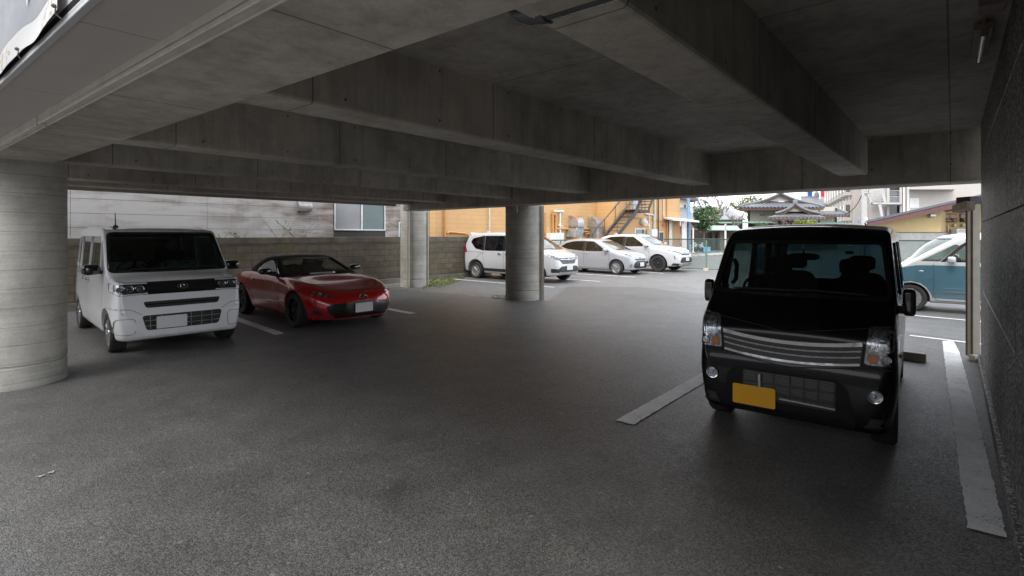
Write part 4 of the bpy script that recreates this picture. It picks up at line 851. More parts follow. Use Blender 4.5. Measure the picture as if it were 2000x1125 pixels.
for sg in (1,-1): l,nn,_=c.hit(1.62,.60,'y',sg); mb=MB(); mb.blob(l+nn*.004,(.03,.006,.012),.8); c.put(mb,'side_marker',M_AMB,smooth=60)
for sg in (1,-1): c.one('air_intake',M_BLKM,rpoly([(sg*.62,.24),(sg*.74,.30),(sg*.73,.36),(sg*.66,.33)],.02),'x',1,.003,0)
c.bars('front_lip',[[(-.62,.172),(-.40,.168),(.40,.168),(.62,.172)]],'x',1,.03,.02,M_BLKM,.02)
c.seam([[(.50,.84),(.52,.5),(.42,.22),(-.62,.22),(-.80,.5),(-.80,.88)]],'y',M_SEAM,.007); c.seam([[(.52,.68),(1.20,.655),(1.60,.50),(1.74,.25),(1.76,0),(1.74,-.25),(1.60,-.50),(1.20,-.655),(.52,-.68)]],'z',M_SEAM,.008,name='bonnet_gap')
c.seam([[(.75,.42),(.35,.37),(-.1,.35)]],'y',M_SEAM,.006); c.handle([(-.64,.76)],c.paint); c.mirror(.16,.90,.965,(.075,.105,.062),M_BLK); k.wiper([((-.50,.935),(.05,.94)),((.05,.945),(.50,.935))])
mb=MB(); mb.tube([(-1.45,-.50,.88),(-1.50,-.50,1.02)],[.007,.004],6); c.put(mb,'aerial',M_BLKM)
c.both('tail_lamp',M_RED,rpoly([(.50,.66),(.66,.66),(.66,.76),(.50,.76)],.04),.004,axis='-x')
# ---------------------------------------------------------------- white minivan
FR=R(-41.0); pos=spot(930,543.5,-1.40*1.06,-.81*1.06,FR); M_PW=paintm('paint_white',(.47,.475,.49),.3); GRP=None
S=dict(scale=(1.06,1.06,1.02),L=4.265,W=1.695,wx=(1.34,-1.40),wr=.31,rim=.68,wi=.01,paint=M_PW,
 top=[(-2.1325,.55),(-2.12,.95),(-2.05,1.25),(-1.88,1.60),(-1.72,1.68),(-.8,1.712),(0,1.70),(.42,1.645),(.60,1.58),(1.42,1.10),(1.55,1.05),(1.88,.955),(2.03,.86),(2.08,.70),(2.1325,.46)],tr=.07,
 bot=[(-2.1325,.40),(-2.0,.26),(-1,.22),(1.2,.22),(1.9,.24),(2.1,.28),(2.1325,.34)],
 plan=[(-2.1325,.60),(-2.08,.74),(-1.9,.82),(-1.5,.8475),(1.3,.8475),(1.65,.825),(1.88,.765),(2.03,.66),(2.10,.54),(2.1325,.40)],
 zs=[(-2.2,.6),(2.2,.55)],zb=[(-2.2,1.08),(0,1.05),(1.4,1.0),(2.13,.74)],tum=.20,crown=[(-2.2,.03),(0,.04),(1.3,.05),(2.13,.03)],rr=[(-2.2,.10),(.5,.09),(1.3,.07),(2.13,.08)])
c=Car('minivan','white minivan with dark rear windows half hidden by the round middle column',S,pos,FR)
glasshouse(c,[(.70,1.13),(.60,1.575)],[[(1.20,1.10),(.98,1.06),(.80,1.36),(.90,1.30)],[(.90,1.06),(.02,1.05),(.02,1.58),(.45,1.58),(.76,1.36)],[(-.10,1.05),(-.98,1.05),(-1.02,1.60),(-.10,1.60)],[(-1.08,1.06),(-1.45,1.12),(-1.72,1.36),(-1.62,1.50),(-1.10,1.60)]],[(.62,1.12),(.54,1.55)],[G_SIDE,G_SIDE,G_PRIV,G_PRIV],(-1.9,1.36,.4),.3,-1.4,.385)
c.wheels(spokes(6,.20,.20,.25,.07),.19,plain('rim_two_tone',(.42,.42,.43),.3,.7)); c.dash(.95,1.40,1.03,.72,-.37,1.06); c.seats(.15,.66,.06,.25,-.75)
c.both('pillar_trim',M_BLK,[(-.105,1.05),(.025,1.05),(.025,1.60),(-.105,1.60)],.002); c.both('pillar_trim',M_BLK,[(-1.085,1.06),(-.975,1.05),(-1.015,1.60),(-1.105,1.60)],.002)
for sg in (1,-1): c.one('tail_lamp',M_RED,rpoly([(-2.06,.98),(-1.86,.98),(-1.90,1.10),(-2.02,1.24)],.02),'y',sg,.005,.01)
c.seam([[(-.05,1.02),(-.05,.30),(-.92,.30),(-1.0,.62),(-1.06,1.0)],[(.96,1.02),(.92,.5),(.88,.30),(-.05,.30)],[(-1.06,.985),(-1.86,1.0)],[(-.98,.98),(-1.2,.90),(-1.42,.74)]],'y',M_SEAM,.008); c.handle([(.10,.95),(-.24,.95)],M_CHR)
c.seam([[(-1.0,.36),(.8,.36)]],'y',M_BLKM,.10,.006,name='sill_trim')
c.seam([[(1.34+.40*math.cos(a),.31+.40*math.sin(a)) for a in np.linspace(-.1,math.pi+.1,16)],[(-1.40+.40*math.cos(a),.31+.40*math.sin(a)) for a in np.linspace(-.1,math.pi+.1,16)]],'y',M_BLKM,.045,.006,name='arch_trim')
c.lampset(rpoly([(.40,.76),(.62,.80),(.77,.93),(.74,.99),(.58,.92),(.40,.83)],.02),'x',[(.52,.83,.035,'p'),(.62,.875,.035,'p'),(.71,.935,.025,'c')])
c.one('grille',M_GRY,rpoly(sym([(.32,.645),(.46,.77),(.42,.835)]),.03),'x',1,.004,.01); c.bars('grille_bar',[[(-.42,.80),(0,.785),(.42,.80)]],'x',1,.022,.02,M_CHR); c.bars('grille_bar',[[(-.42,.745),(.42,.745)],[(-.38,.69),(.38,.69)]],'x',1,.016,.016,M_BLK)
emblem(c,'h',0,.80,.05,.042); c.plate(0,.52,M_PLATEW)
c.one('lower_intake',M_BLKM,rpoly([(-.72,.36),(.72,.36),(.74,.50),(.55,.48),(.42,.57),(-.42,.57),(-.55,.48),(-.74,.50)],.03),'x',1,.004,.01); c.bars('skid_plate',[[(-.52,.365),(-.40,.345),(.40,.345),(.52,.365)]],'x',1,.05,.02,M_SATIN)
for sg in (1,-1): c.bars('fog_lamp',[[(sg*.60,.455),(sg*.73,.47)]],'x',1,.04,.012,M_LAMPB)
c.seam([[(-.74,1.02),(-.66,.93),(-.42,.85),(.42,.85),(.66,.93),(.74,1.02)]],'x',M_SEAMW,.007,name='bonnet_gap'); c.mirror(.98,.93,1.13,(.07,.11,.08),M_PW); c.wiper([((-.55,1.14),(.05,1.15))])
c.bars('rear_spoiler',[[(-.62,1.60),(.62,1.60)]],'x',-1,.07,.10,M_PW,.08); mb=MB(); mb.blob((-1.55,0,1.74),(.09,.02,.035),.8); c.put(mb,'roof_fin',M_PW,smooth=60)
c.both('mud_flap',M_BLKM,[(-1.84,.22),(-1.76,.22),(-1.76,.42),(-1.80,.42)],.004)
# ---------------------------------------------------------------- silver hatchback
AR=R(-42.0); pos=spot(1204,536.3,1.28,-.79,AR); M_PS=paintm('paint_silver',(.36,.37,.395),.3,.3,dirt=.15)
S=dict(L=4.05,W=1.695,wx=(1.28,-1.32),wr=.30,rim=.70,wi=.01,paint=M_PS,
 top=[(-2.025,.50),(-2.01,.85),(-1.93,1.08),(-1.78,1.22),(-1.45,1.40),(-1.0,1.465),(-.45,1.487),(0,1.46),(.22,1.42),(1.12,1.01),(1.30,.965),(1.70,.865),(1.90,.76),(1.97,.62),(2.025,.42)],tr=.1,
 bot=[(-2.025,.38),(-1.9,.24),(-1,.18),(1.2,.18),(1.85,.19),(2.0,.22),(2.025,.30)],
 plan=[(-2.025,.58),(-1.95,.72),(-1.75,.81),(-1.35,.8475),(1.2,.8475),(1.55,.81),(1.78,.735),(1.92,.62),(1.99,.48),(2.025,.33)],
 zs=[(-2.1,.62),(2.1,.52)],zb=[(-2.1,1.02),(-1.2,.99),(0,.93),(1.1,.92),(2.0,.65)],tum=.36,crown=[(-2.1,.03),(0,.035),(1.1,.06),(2.0,.03)],rr=[(-2.1,.12),(.2,.10),(1.1,.08),(2.0,.10)])
c=Car('hatchback','silver hatchback with multi spoke alloy wheels parked second from the orange building corner',S,pos,AR); c.root['label']='silver hatchback with bright multi spoke wheels parked between the white minivan and the white crossover'
glasshouse(c,[(.68,1.03),(.53,1.385)],[[(.83,.965),(.10,.95),(-.30,.96),(-.30,1.39),(.10,1.375)],[(-.42,.96),(-1.20,1.02),(-1.62,1.13),(-1.35,1.30),(-.95,1.38),(-.42,1.395)]],[(.58,1.10),(.46,1.30)],[G_SIDE,G_PRIV],(-1.75,1.08,.36),.0,-1.3,.365)
c.wheels(spokes(9,.16,.22,.2),.19,M_SATIN); c.dash(.62,1.1,.93,.70,-.36,.97); c.seats(-.05,.5,.04,.25,-.85)
c.both('pillar_trim',M_BLK,[(-.425,.96),(-.295,.955),(-.295,1.39),(-.425,1.395)],.002); c.both('corner_trim',M_BLK,rpoly([(.98,.955),(.80,.955),(.86,1.00)],.02),.003)
c.seam([[(.92,.93),(.95,.6),(.86,.28),(-.32,.26),(-.37,.95)],[(-.32,.26),(-.85,.28),(-.98,.60),(-1.2,.80),(-1.18,1.0)]],'y',M_SEAM,.008); c.handle([(-.20,.86),(-1.0,.90)],M_PS)
c.lampset(rpoly([(.50,.71),(.62,.72),(.79,.86),(.73,.885),(.60,.80)],.02),'x',[(.60,.76,.03,'p'),(.68,.81,.03,'p')],drl=[(.51,.715),(.61,.725),(.72,.81)])
c.one('grille',M_GRY,rpoly(sym([(.42,.60),(.48,.665)]),.02),'x',1,.004,.01); c.one('lower_intake',M_GRY,rpoly(sym([(.42,.27),(.56,.33),(.50,.50),(.34,.58)]),.04),'x',1,.004,.01); c.bars('intake_bar',[[(-.48,z),(.48,z)] for z in (.34,.41,.48)],'x',1,.014,.014,M_BLKM,.01)
for sg in (1,-1): c.bars('bumper_trim',[[(sg*.62,.42),(sg*.66,.33),(sg*.72,.31)]],'x',1,.03,.012,M_SATIN,.01); c.one('bumper_slot',M_BLKM,[(sg*.60,.33),(sg*.68,.33),(sg*.66,.44),(sg*.63,.44)],'x',1,.003,0)
c.plate(0,.43,M_PLATEW); emblem(c,'tri',0,.70,.05,.035); c.seam([[(-.72,.90),(-.5,.72),(.5,.72),(.72,.90)]],'x',M_SEAMW,.007,name='bonnet_gap')
c.mirror(.80,.92,1.02,(.07,.11,.07),M_PS); c.wiper([((-.55,1.05),(.05,1.06))]); mb=MB(); mb.blob((-1.1,0,1.50),(.09,.02,.035),.8); c.put(mb,'roof_fin',M_PS,smooth=60)
for sg in (1,-1): c.one('tail_lamp',M_RED,rpoly([(-1.98,.88),(-1.82,.92),(-1.84,1.04),(-1.95,1.0)],.02),'y',sg,.005,.01)
# ---------------------------------------------------------------- white crossover
HR=R(-42.0); pos=spot(1285,531.0,1.36,-.86,HR)
S=dict(L=4.725,W=1.835,wx=(1.36,-1.30),wr=.37,rim=.66,wi=.01,paint=M_PW,
 top=[(-2.3625,.60),(-2.34,.98),(-2.22,1.18),(-2.0,1.36),(-1.65,1.56),(-1.3,1.65),(-.5,1.692),(0,1.675),(.22,1.64),(1.10,1.17),(1.32,1.125),(1.90,1.04),(2.17,.93),(2.28,.76),(2.33,.60),(2.3625,.46)],tr=.1,
 bot=[(-2.3625,.45),(-2.2,.30),(-1,.24),(1.2,.24),(2.1,.26),(2.3,.30),(2.3625,.38)],
 plan=[(-2.3625,.62),(-2.28,.78),(-2.0,.88),(-1.5,.9175),(1.4,.9175),(1.80,.885),(2.08,.81),(2.25,.69),(2.33,.54),(2.3625,.38)],
 zs=[(-2.4,.72),(2.4,.62)],zb=[(-2.4,1.15),(-1.2,1.14),(0,1.10),(1.1,1.08),(2.3,.78)],tum=.36,crown=[(-2.4,.03),(0,.04),(1.1,.06),(2.3,.03)],rr=[(-2.4,.13),(.2,.11),(1.1,.09),(2.3,.10)])
c=Car('crossover','white crossover with large matt black wheels at the far end of the parked row',S,pos,HR)
glasshouse(c,[(.74,1.20),(.58,1.59)],[[(.78,1.14),(.0,1.12),(-.32,1.13),(-.32,1.58),(.06,1.575)],[(-.44,1.13),(-1.15,1.17),(-1.72,1.30),(-1.50,1.45),(-1.1,1.57),(-.44,1.59)]],[(.62,1.20),(.5,1.48)],[G_SIDE,G_PRIV],(-2.05,1.05,.42),.0,-1.5,.445)
c.wheels(spokes(6,.10,.14,.2,.10),.235,plain('rim_black',(.035,.035,.037),.35,.3)); c.dash(.60,1.06,1.08,.75,-.38,1.12); c.seats(-.05,.62,.05,.26,-.9)
c.both('pillar_trim',M_BLK,[(-.445,1.13),(-.315,1.125),(-.315,1.58),(-.445,1.59)],.002); c.both('corner_trim',M_BLK,rpoly([(.98,1.125),(.76,1.125),(.82,1.17)],.02),.003)
c.seam([[(.92,1.08),(.96,.7),(.84,.36),(-.32,.35),(-.38,1.1)],[(-.32,.35),(-.80,.36),(-.92,.7),(-1.15,.95),(-1.12,1.15)]],'y',M_SEAM,.008); c.handle([(-.20,1.0),(-.95,1.04)],M_PW)
c.lampset(rpoly([(.42,.815),(.62,.84),(.86,.955),(.83,.99),(.62,.905),(.42,.86)],.015),'x',[(.60,.866,.026,'p'),(.70,.90,.026,'p'),(.78,.94,.02,'c')])
c.one('grille',M_GRY,rpoly(sym([(.40,.76),(.44,.80)]),.01),'x',1,.004,.01); c.bars('grille_bar',[[(-.44,.845),(0,.83),(.44,.845)]],'x',1,.05,.018,M_SATIN); emblem(c,'tri',0,.85,.06,.042)
c.one('lower_intake',M_GRY,rpoly(sym([(.52,.42),(.62,.46),(.50,.66)]),.05),'x',1,.004,.01); c.bars('intake_bar',[[(-.52,z),(.52,z)] for z in (.49,.54,.59)],'x',1,.016,.014,M_BLKM,.01); c.plate(0,.575,M_PLATEW)
c.bars('lower_lip',[[(-.80,.36),(-.60,.335),(.60,.335),(.80,.36)]],'x',1,.10,.014,M_BLKM,.02); 
for sg in (1,-1): c.one('bumper_slit',M_BLKM,[(sg*.765,.58),(sg*.785,.58),(sg*.80,.74),(sg*.785,.74)],'x',1,.004,0)
c.seam([[(-.80,1.02),(-.6,.90),(.6,.90),(.80,1.02)]],'x',M_SEAMW,.007,name='bonnet_gap'); c.seam([[(-.85,.42),(.9,.42)]],'y',M_BLKM,.10,.006,name='sill_trim')
c.mirror(.80,1.0,1.21,(.08,.12,.085),M_PW); c.wiper([((-.6,1.22),(.05,1.23))]); mb=MB(); mb.blob((-1.3,0,1.71),(.09,.02,.035),.8); c.put(mb,'roof_fin',M_PW,smooth=60)
for sg in (1,-1): c.one('tail_lamp',M_RED,rpoly([(-2.33,1.0),(-2.0,1.04),(-2.02,1.10),(-2.28,1.10)],.02),'y',sg,.005,.01)
# ---------------------------------------------------------------- two tone blue kei car
BR=R(138.0); pos=spot(1779,607,1.20,.69,BR)
S=dict(scale=(1,1,1.03),L=3.395,W=1.475,wx=(1.20,-1.22),wr=.275,rim=.68,paint=paintm('paint_silver_white',(.46,.47,.48),.3,.3),
 top=[(-1.6975,.5),(-1.69,.95),(-1.63,1.3),(-1.52,1.56),(-1.35,1.625),(-.6,1.65),(.0,1.64),(.36,1.60),(1.20,1.06),(1.28,1.0),(1.50,.93),(1.62,.85),(1.67,.65),(1.6975,.42)],tr=.07,
 bot=[(-1.6975,.32),(-1.6,.22),(0,.2),(1.5,.19),(1.66,.22),(1.6975,.28)],
 plan=[(-1.6975,.55),(-1.64,.67),(-1.45,.73),(-1.1,.7375),(1.1,.7375),(1.4,.71),(1.57,.65),(1.65,.57),(1.6975,.42)],
 zs=[(-1.7,.58),(1.7,.52)],zb=[(-1.7,1.03),(.9,1.02),(1.7,.80)],tum=.17,crown=[(-1.7,.03),(0,.035),(.3,.05),(.55,.15),(.75,.23),(.95,.25),(1.2,.17),(1.42,.06),(1.7,.03)],rr=[(-1.7,.10),(.2,.085),(.9,.07),(1.7,.08)])
c=Car('kei_hatchback','two tone blue kei car with a silver white roof behind the black van',S,pos,BR)
glasshouse(c,[(.62,1.11),(.54,1.56)],[[(1.04,1.065),(.70,1.065),(.38,1.40),(.45,1.43)],[(.61,1.06),(-.45,1.06),(-.45,1.54),(-.02,1.54),(.22,1.46)],[(-.55,1.06),(-1.40,1.08),(-1.32,1.52),(-.55,1.54)]],[(.58,1.12),(.5,1.5)],[G_CLEAR,G_CLEAR,G_PRIV],(-1.52,1.10,.36),.1,-1.2,.335,tint=G_CLEAR)
c.wheels(wheelcover,.16,M_SATIN); c.dash(.55,.9,1.03,.64,-.34,1.07); c.seats(-.15,.58,.06,.24,-.85)
BL=paintm('paint_steel_blue',(.055,.125,.165),.28,.25,dirt=.12); 
c.both('blue_panel',BL,[(.80,.985),(.80,.30),(-.84,.30),(-.95,.62),(-1.2,.70),(-1.5,.66),(-1.64,.60),(-1.62,.985)],.0025,step=.06); c.both('blue_wing',BL,[(.81,.985),(.81,.30),(.83,.30),(.86,.40),(.93,.52),(1.03,.60),(1.2,.635),(1.37,.60),(1.47,.50),(1.55,.52),(1.60,.80),(1.45,.90),(1.10,.975)],.0025,step=.05)
c.both('pillar_trim',M_BLK,[(.695,1.06),(.615,1.06),(.225,1.46),(.10,1.53),(.16,1.56),(.37,1.41)],.002); c.both('pillar_trim',M_BLK,[(-.455,1.06),(-.545,1.06),(-.545,1.54),(-.455,1.54)],.002)
c.seam([[(.805,1.02),(.805,.34),(.76,.25),(-.50,.25),(-.50,1.03)]],'y',M_SEAM,.008,.004); c.handle([(-.38,.93)],M_CHR); c.mirror(.50,.845,1.115,(.07,.10,.065),c.paint)
c.seam([[(.62,.45),(-.85,.45)]],'y',M_CHR,.030,.012,name='door_moulding'); c.seam([[(.66,.52),(-.85,.53)]],'y',plain('blue_pressing',(.07,.15,.2),.3,coat=1),.02,.006,name='door_crease')
for sg in (1,-1): l,nn,_=c.hit(1.02,.85,'y',sg); mb=MB(); mb.blob(l+nn*.006,(.045,.006,.02),.7); c.put(mb,'repeater_lamp',M_SATIN,smooth=60)
c.lampset(rpoly([(.38,.66),(.60,.68),(.64,.80),(.42,.80)],.05),'x',[(.52,.735,.05,'p')]); c.one('grille',M_GRY,rpoly(sym([(.36,.70),(.36,.76)]),.02),'x',1,.004,0); c.plate(0,.45,M_PLATEW)
mb=MB(); p=c.hit(.10,.0,'z',1)[0]; mb.tube([p,p+Vector((-.16,0,.16))],[.007,.004],6); c.put(mb,'aerial',M_BLKM)
# ================================================================== beyond the covered car park
def leafm(name,c1,c2,tr=.25):
    m,t,b=nm(name); g=N(t,'NewGeometry'); L(t,ramp(t,g.outputs['Random Per Island'],[(0,c1),(1,c2)]),b.inputs['Base Color']); b.inputs['Roughness'].default_value=.55; b.inputs['Subsurface Weight'].default_value=0; return m
M_BARK=plain('bark',(.15,.125,.105),.9,var=.3,scale=8,bmp=.4); M_TWIG=plain('twig',(.16,.125,.11),.9,var=.25)
M_LEAF1=leafm('leaf_green',(.022,.055,.018),(.075,.14,.038)); M_LEAF2=leafm('leaf_yellow_green',(.09,.13,.02),(.24,.26,.05)); M_LEAF3=leafm('leaf_olive',(.06,.08,.022),(.17,.17,.05)); M_LEAF4=leafm('leaf_weed',(.05,.11,.025),(.12,.2,.05))
def rv(): 
    while True:
        v=Vector((random.uniform(-1,1),)*1+(random.uniform(-1,1),random.uniform(-1,1)))
        if .05<v.length<1: return v
def leaves(mb,c,rad,n,size,shell=.5):
    for _ in range(n):
        v=rv(); v=v.normalized()*(v.length**shell); p=Vector(c)+Vector((v.x*rad[0],v.y*rad[1],v.z*rad[2])); a=rv().normalized(); b=a.orthogonal().normalized(); d=a.cross(b); s=size*random.uniform(.6,1.3)
        mb.add([p-b*s*.5,p+d*s*.28+a*s*.05,p+b*s*.5,p-d*s*.28+a*s*.05],[(0,1,2,3)])
def tree(name,label,base,h,crown_z,rad,n,size,m,group=None,clumps=9,trunk=.12):
    t=thing(name,label,'tree',base,0,group); mb=MB(); top=Vector((.1,0,crown_z)); mb.tube([(0,0,-.1),(.03,.02,h*.3),top],[trunk,trunk*.8,trunk*.4],8)
    cs=[]
    for i in range(clumps):
        v=rv(); c=top+Vector((v.x*rad[0]*.75,v.y*rad[1]*.75,v.z*rad[2]*.75)); cs.append(c); mb.tube([top*.55,top*.8+(c-top)*.3,c],[trunk*.4,trunk*.25,trunk*.08],5)
    mb.build('trunk',M_BARK,t,smooth=50,world=False); mb=MB()
    for c in cs: k=random.uniform(.28,.5); leaves(mb,c,(rad[0]*k*1.2,rad[1]*k*1.2,rad[2]*k),n//clumps,size)
    mb.build('crown',m,t,world=False,fix=False,weld=False); return t
def bare(name,label,base,h,spread,lv=5,r=.09,m=None,group=None,seed=1,lean=0):
    rs=random.Random(seed); t=thing(name,label,'tree',base,0,group); trunk=MB(); tw=MB()
    def grow_(p,d,ln,rad,k):
        pts=[p]; q=p; dd=d
        for i in range(3): dd=(dd+Vector((rs.uniform(-.16,.16),rs.uniform(-.16,.16),rs.uniform(-.05,.12)))).normalized(); q=q+dd*ln/3; pts.append(q)
        (trunk if k<2 or lv==4 else tw).tube(pts,[rad,rad*.9,rad*.8,rad*.65],6 if k<2 else 4,True)
        if k<lv:
            for i in range(rs.choice((2,3,3)) if k else 3):
                a=rs.uniform(0,6.28); s=spread*rs.uniform(.5,1.1); e=(dd+Vector((math.cos(a)*s,math.sin(a)*s,rs.uniform(-.1,.3)))).normalized(); grow_(pts[rs.choice((2,3,3))],e,ln*rs.uniform(.6,.82),max(rad*.6,.02),k+1)
    grow_(Vector((0,0,-.1)),Vector((lean,0,1)).normalized(),h*.36,r*1.25,0)
    trunk.build('trunk',m or M_BARK,t,smooth=50,world=False); (tw.build('branches',m or M_TWIG,t,world=False) if tw.v else None); return t
# ---------------------------------------------------------------- orange building
O0=W0+V*1.5; ob=thing('orange_building','orange panel clad building with metal ducts and a dark outside staircase','building',O0,WA)
OM=brickmat('orange_siding',(.54,.325,.14),(.57,.345,.15),(.45,.26,.105),1.9,.195,.007,.6,.5,bmp=.15,wear=.22)
OM2=brickmat('orange_siding_pale',(.62,.36,.15),(.64,.38,.16),(.45,.25,.09),1.9,.195,.006,.6,.5,bmp=.12,wear=.12)
xa,xb=xs(800,O0),xs(1166,O0); OB2=O0-V*1.1; xc,xd=xs(1193,OB2),xs(1328,OB2)
mb=MB(); mb.box(xa-.0,0,0,xb,.3,7.5); mb.box(xb,-1.1,0,xd,.3,7.5); mb.box(xa-.3,.3,0,xd,4,7.5); mb.build('wall',OM,ob,world=False)
mb=MB(); mb.box(xb-.004,-1.104,0,xb+.55,-1.06,7.5); mb.build('corner_panel',OM2,ob,world=False); mb=MB(); mb.box(xs(838,O0),-.035,0,xs(849,O0),-.002,7.5); mb.build('corner_panel',OM2,ob,world=False)
M_OP=plain('orange_pipe',(.50,.25,.08),.5,var=.08); M_GP=plain('grey_pipe',(.55,.54,.52),.5); M_DUCT=plain('galvanised',(.42,.44,.46),.35,.75,var=.3,scale=5); M_STEEL=plain('dark_steel',(.055,.042,.04),.6); M_WPL=plain('white_plastic',(.7,.7,.69),.5)
def pipe(name,pts,r,m,off=-.1,base=None):
    base=base or O0; mb=MB(); mb.tube([(xs(px,base),((base-O0).dot(V))+off,zs(px,py,base)) for px,py in pts],r,8); return mb.build(name,m,ob,smooth=50,world=False)
pipe('downpipe',[(866,330),(866,466)],.05,M_OP); pipe('pipe',[(870,456),(874,453),(905,456),(911,459),(911,470)],.05,M_OP); pipe('conduit',[(953,330),(953,450)],.03,M_GP); pipe('pipe',[(1063,500),(1063,415)],.05,M_OP)
pipe('pipe',[(1076,418),(1080,418),(1082,422),(1082,500)],.075,M_OP); pipe('pipe',[(1077,418),(1077,500)],.05,M_OP); pipe('vent_pipe',[(1081,413),(1098,413),(1095,415),(1091,416),(1091,500)],.045,M_WPL); pipe('vent_pipe',[(1087,440),(1092,440),(1096,443),(1096,448),(1088,449)],.035,M_WPL); pipe('pipe',[(1084,447),(1112,447)],.06,M_OP); pipe('pipe',[(1136,447),(1150,447),(1152,455),(1140,458)],.06,M_OP); pipe('pipe',[(1136,453),(1147,453)],.06,M_OP)
for px in (1079,1093): mb=MB(); mb.blob((xs(px,O0),-.16,zs(px,413,O0)),(.08,.08,.08),1); mb.build('vent_cap',M_GP,ob,smooth=60,world=False)
def duct(px0,px1,yt,yb,kick,rust):
    x0,x1=xs(px0,O0),xs(px1,O0); w=(x1-x0); zt,zm=zs(px0,yt,O0),zs(px0,yb,O0); mb=MB()
    dep=.62; arc=[(-.002,zt-.55),(-.002,zt)]+[(-dep+dep*math.cos(a),zt-.55+.55*math.sin(a)+0) for a in [R(q) for q in (70,50,30,10,0)]][::1]
    prof=[(0,zt-.56),(0,zt)]+[(-dep*.35-dep*.65*math.sin(a),zt-.45+.45*math.cos(a)) for a in [R(q) for q in (0,20,40,60,80,90)]]+[(-dep,zt-.56)]
    mb.prism([(x0,y,z) for y,z in prof],(w,0,0)); h=mb.build('duct_hood',plain('galvanised_rust',(.42,.40,.38),.4,.6,var=.3) if rust else M_DUCT,ob,world=False,bevel=.01)
    mb=MB(); mb.box(x0-.05,-dep-.06,zt-.64,x1+.05,-.01,zt-.565); mb.build('duct_flange',M_DUCT,ob,world=False,bevel=.006)
    mb=MB()
    if kick: mb.prism([(x0,-.03,zt-.645),(x1,-.03,zt-.645),(x1-.02,-.03,zm+.3),(x1-.25,-.03,zm),(x0-.35,-.03,zm),(x0-.28,-.03,zm+.35)],(0,-dep+.05,0))
    else: mb.box(x0,-dep+.02,0,x1,-.03,zt-.645)
    mb.build('duct',M_DUCT,ob,world=False,bevel=.01)
duct(1111,1123,421,463,True,True); duct(1148,1160,423,463,False,False)
bm_=bpy.data.materials['galvanised_rust']; t_=bm_.node_tree; b_=t_.nodes['Principled BSDF']; v_=coords(t_); s_=N(t_,'SeparateXYZ'); L(t_,v_,s_.inputs[0]); L(t_,ramp(t_,math_(t_,'ADD',noise(t_,v_,3.5,6),math_(t_,'MULTIPLY_ADD',s_.outputs[2],.5,-1.25)),[(.5,(.42,.43,.44)),(.66,(.45,.14,.035))]),b_.inputs['Base Color'])
mb=MB(); x0,x1=xs(1063,O0),xs(1088,O0); mb.box(x0,-.45,zs(1075,478,O0),x1,-.1,zs(1075,455,O0)); mb.build('air_conditioner',M_WPL,ob,world=False,bevel=.02)
# staircase
SBk=O0-V*2.0; yo=-2.0
def sp_(px,py): return xs(px,SBk),zs(px,py,SBk)
(xA,zA),(xB,zB)=sp_(1213,452),sp_(1247,409); sl_=(zB-zA)/(xB-xA); x0=xA-(zA-.0)/sl_
st=MB(); 
for y in (yo,yo+.8): st.hexa([(x0,y-.025,0-.12),(xB,y-.025,zB-.12),(xB,y+.025,zB-.12),(x0,y+.025,-.12),(x0,y-.025,.14),(xB,y-.025,zB+.14),(xB,y+.025,zB+.14),(x0,y+.025,.14)])
stair=thing('staircase','dark steel outside staircase climbing the orange building wall','staircase',O0+U*x0+V*yo,WA); inv=lambda mb:[setattr(mb,'v',[Matrix.Translation(Vector((-x0,-yo,0)))@v for v in mb.v])]
inv(st); st.build('stringer',M_STEEL,stair,world=False)
n=int(zB/.2); st=MB()
for i in range(n): f=(i+1)/n; x=x0+(xB-x0)*f; z=zB*f; st.box(x-.14,yo+.03,z-.03,x+.12,yo+.77,z)
inv(st); st.build('steps',M_STEEL,stair,world=False)
st=MB(); xP=xs(1268,SBk); st.box(xB,yo-.05,zB-.16,xP,yo+.9,zB); inv(st); st.build('landing',M_STEEL,stair,world=False)
st=MB(); xT,zT=xs(1290,SBk),zs(1290,352,SBk)
for y in (yo,yo+.8): st.hexa([(xP-.1,y-.025,zB-.1),(xT,y-.025,zT-.12),(xT,y+.025,zT-.12),(xP-.1,y+.025,zB-.1),(xP-.1,y-.025,zB+.16),(xT,y-.025,zT+.14),(xT,y+.025,zT+.14),(xP-.1,y+.025,zB+.16)])
for i in range(10): f=(i+1)/10; st.box(xP+(xT-xP)*f-.14,yo+.03,zB+(zT-zB)*f-.03,xP+(xT-xP)*f+.12,yo+.77,zB+(zT-zB)*f)
inv(st); st.build('upper_flight',M_STEEL,stair,world=False)
st=MB()
for y in (yo,yo+.8):
    st.tube([(x0,y,.95),(xB,y,zB+.95),(xP-.1,y,zB+1.0),(xT,y,zT+.95)],.03,6)
    for f in (0,.25,.5,.75,1): st.tube([(x0+(xB-x0)*f,y,zB*f),(x0+(xB-x0)*f,y,zB*f+.95)],.018,5)
    for f in (.3,.6): st.tube([(xB+(xP-xB)*f,y,zB),(xB+(xP-xB)*f,y,zB+1)],.018,5)
    for z in (.35,.65): st.tube([(xB,y,zB+z),(xP,y,zB+z)],.014,5)
inv(st); st.build('handrail',M_STEEL,stair,smooth=50,world=False)
def opx(name,px0,px1,py0,py1,m,y0=-.04,y1=-.002,base=None):
    base=base or OB2; o=(base-O0).dot(V); mb=MB(); mb.box(xs(px0,base),o+y0,zs((px0+px1)/2,py1,base),xs(px1,base),o+y1,zs((px0+px1)/2,py0,base)); return mb.build(name,m,ob,world=False,bevel=.004,seg=1)
opx('door',1233.5,1246,380,409,plain('door_pale',(.55,.57,.6),.5)); d_=opx('window',1239,1259,446,480,M_ALU); mb=MB(); mb.box(xs(1241,OB2),-1.15,zs(1250,456,OB2),xs(1257,OB2),-1.145,zs(1250,448,OB2)); mb.build('pane',G_TEAL,d_,world=False)
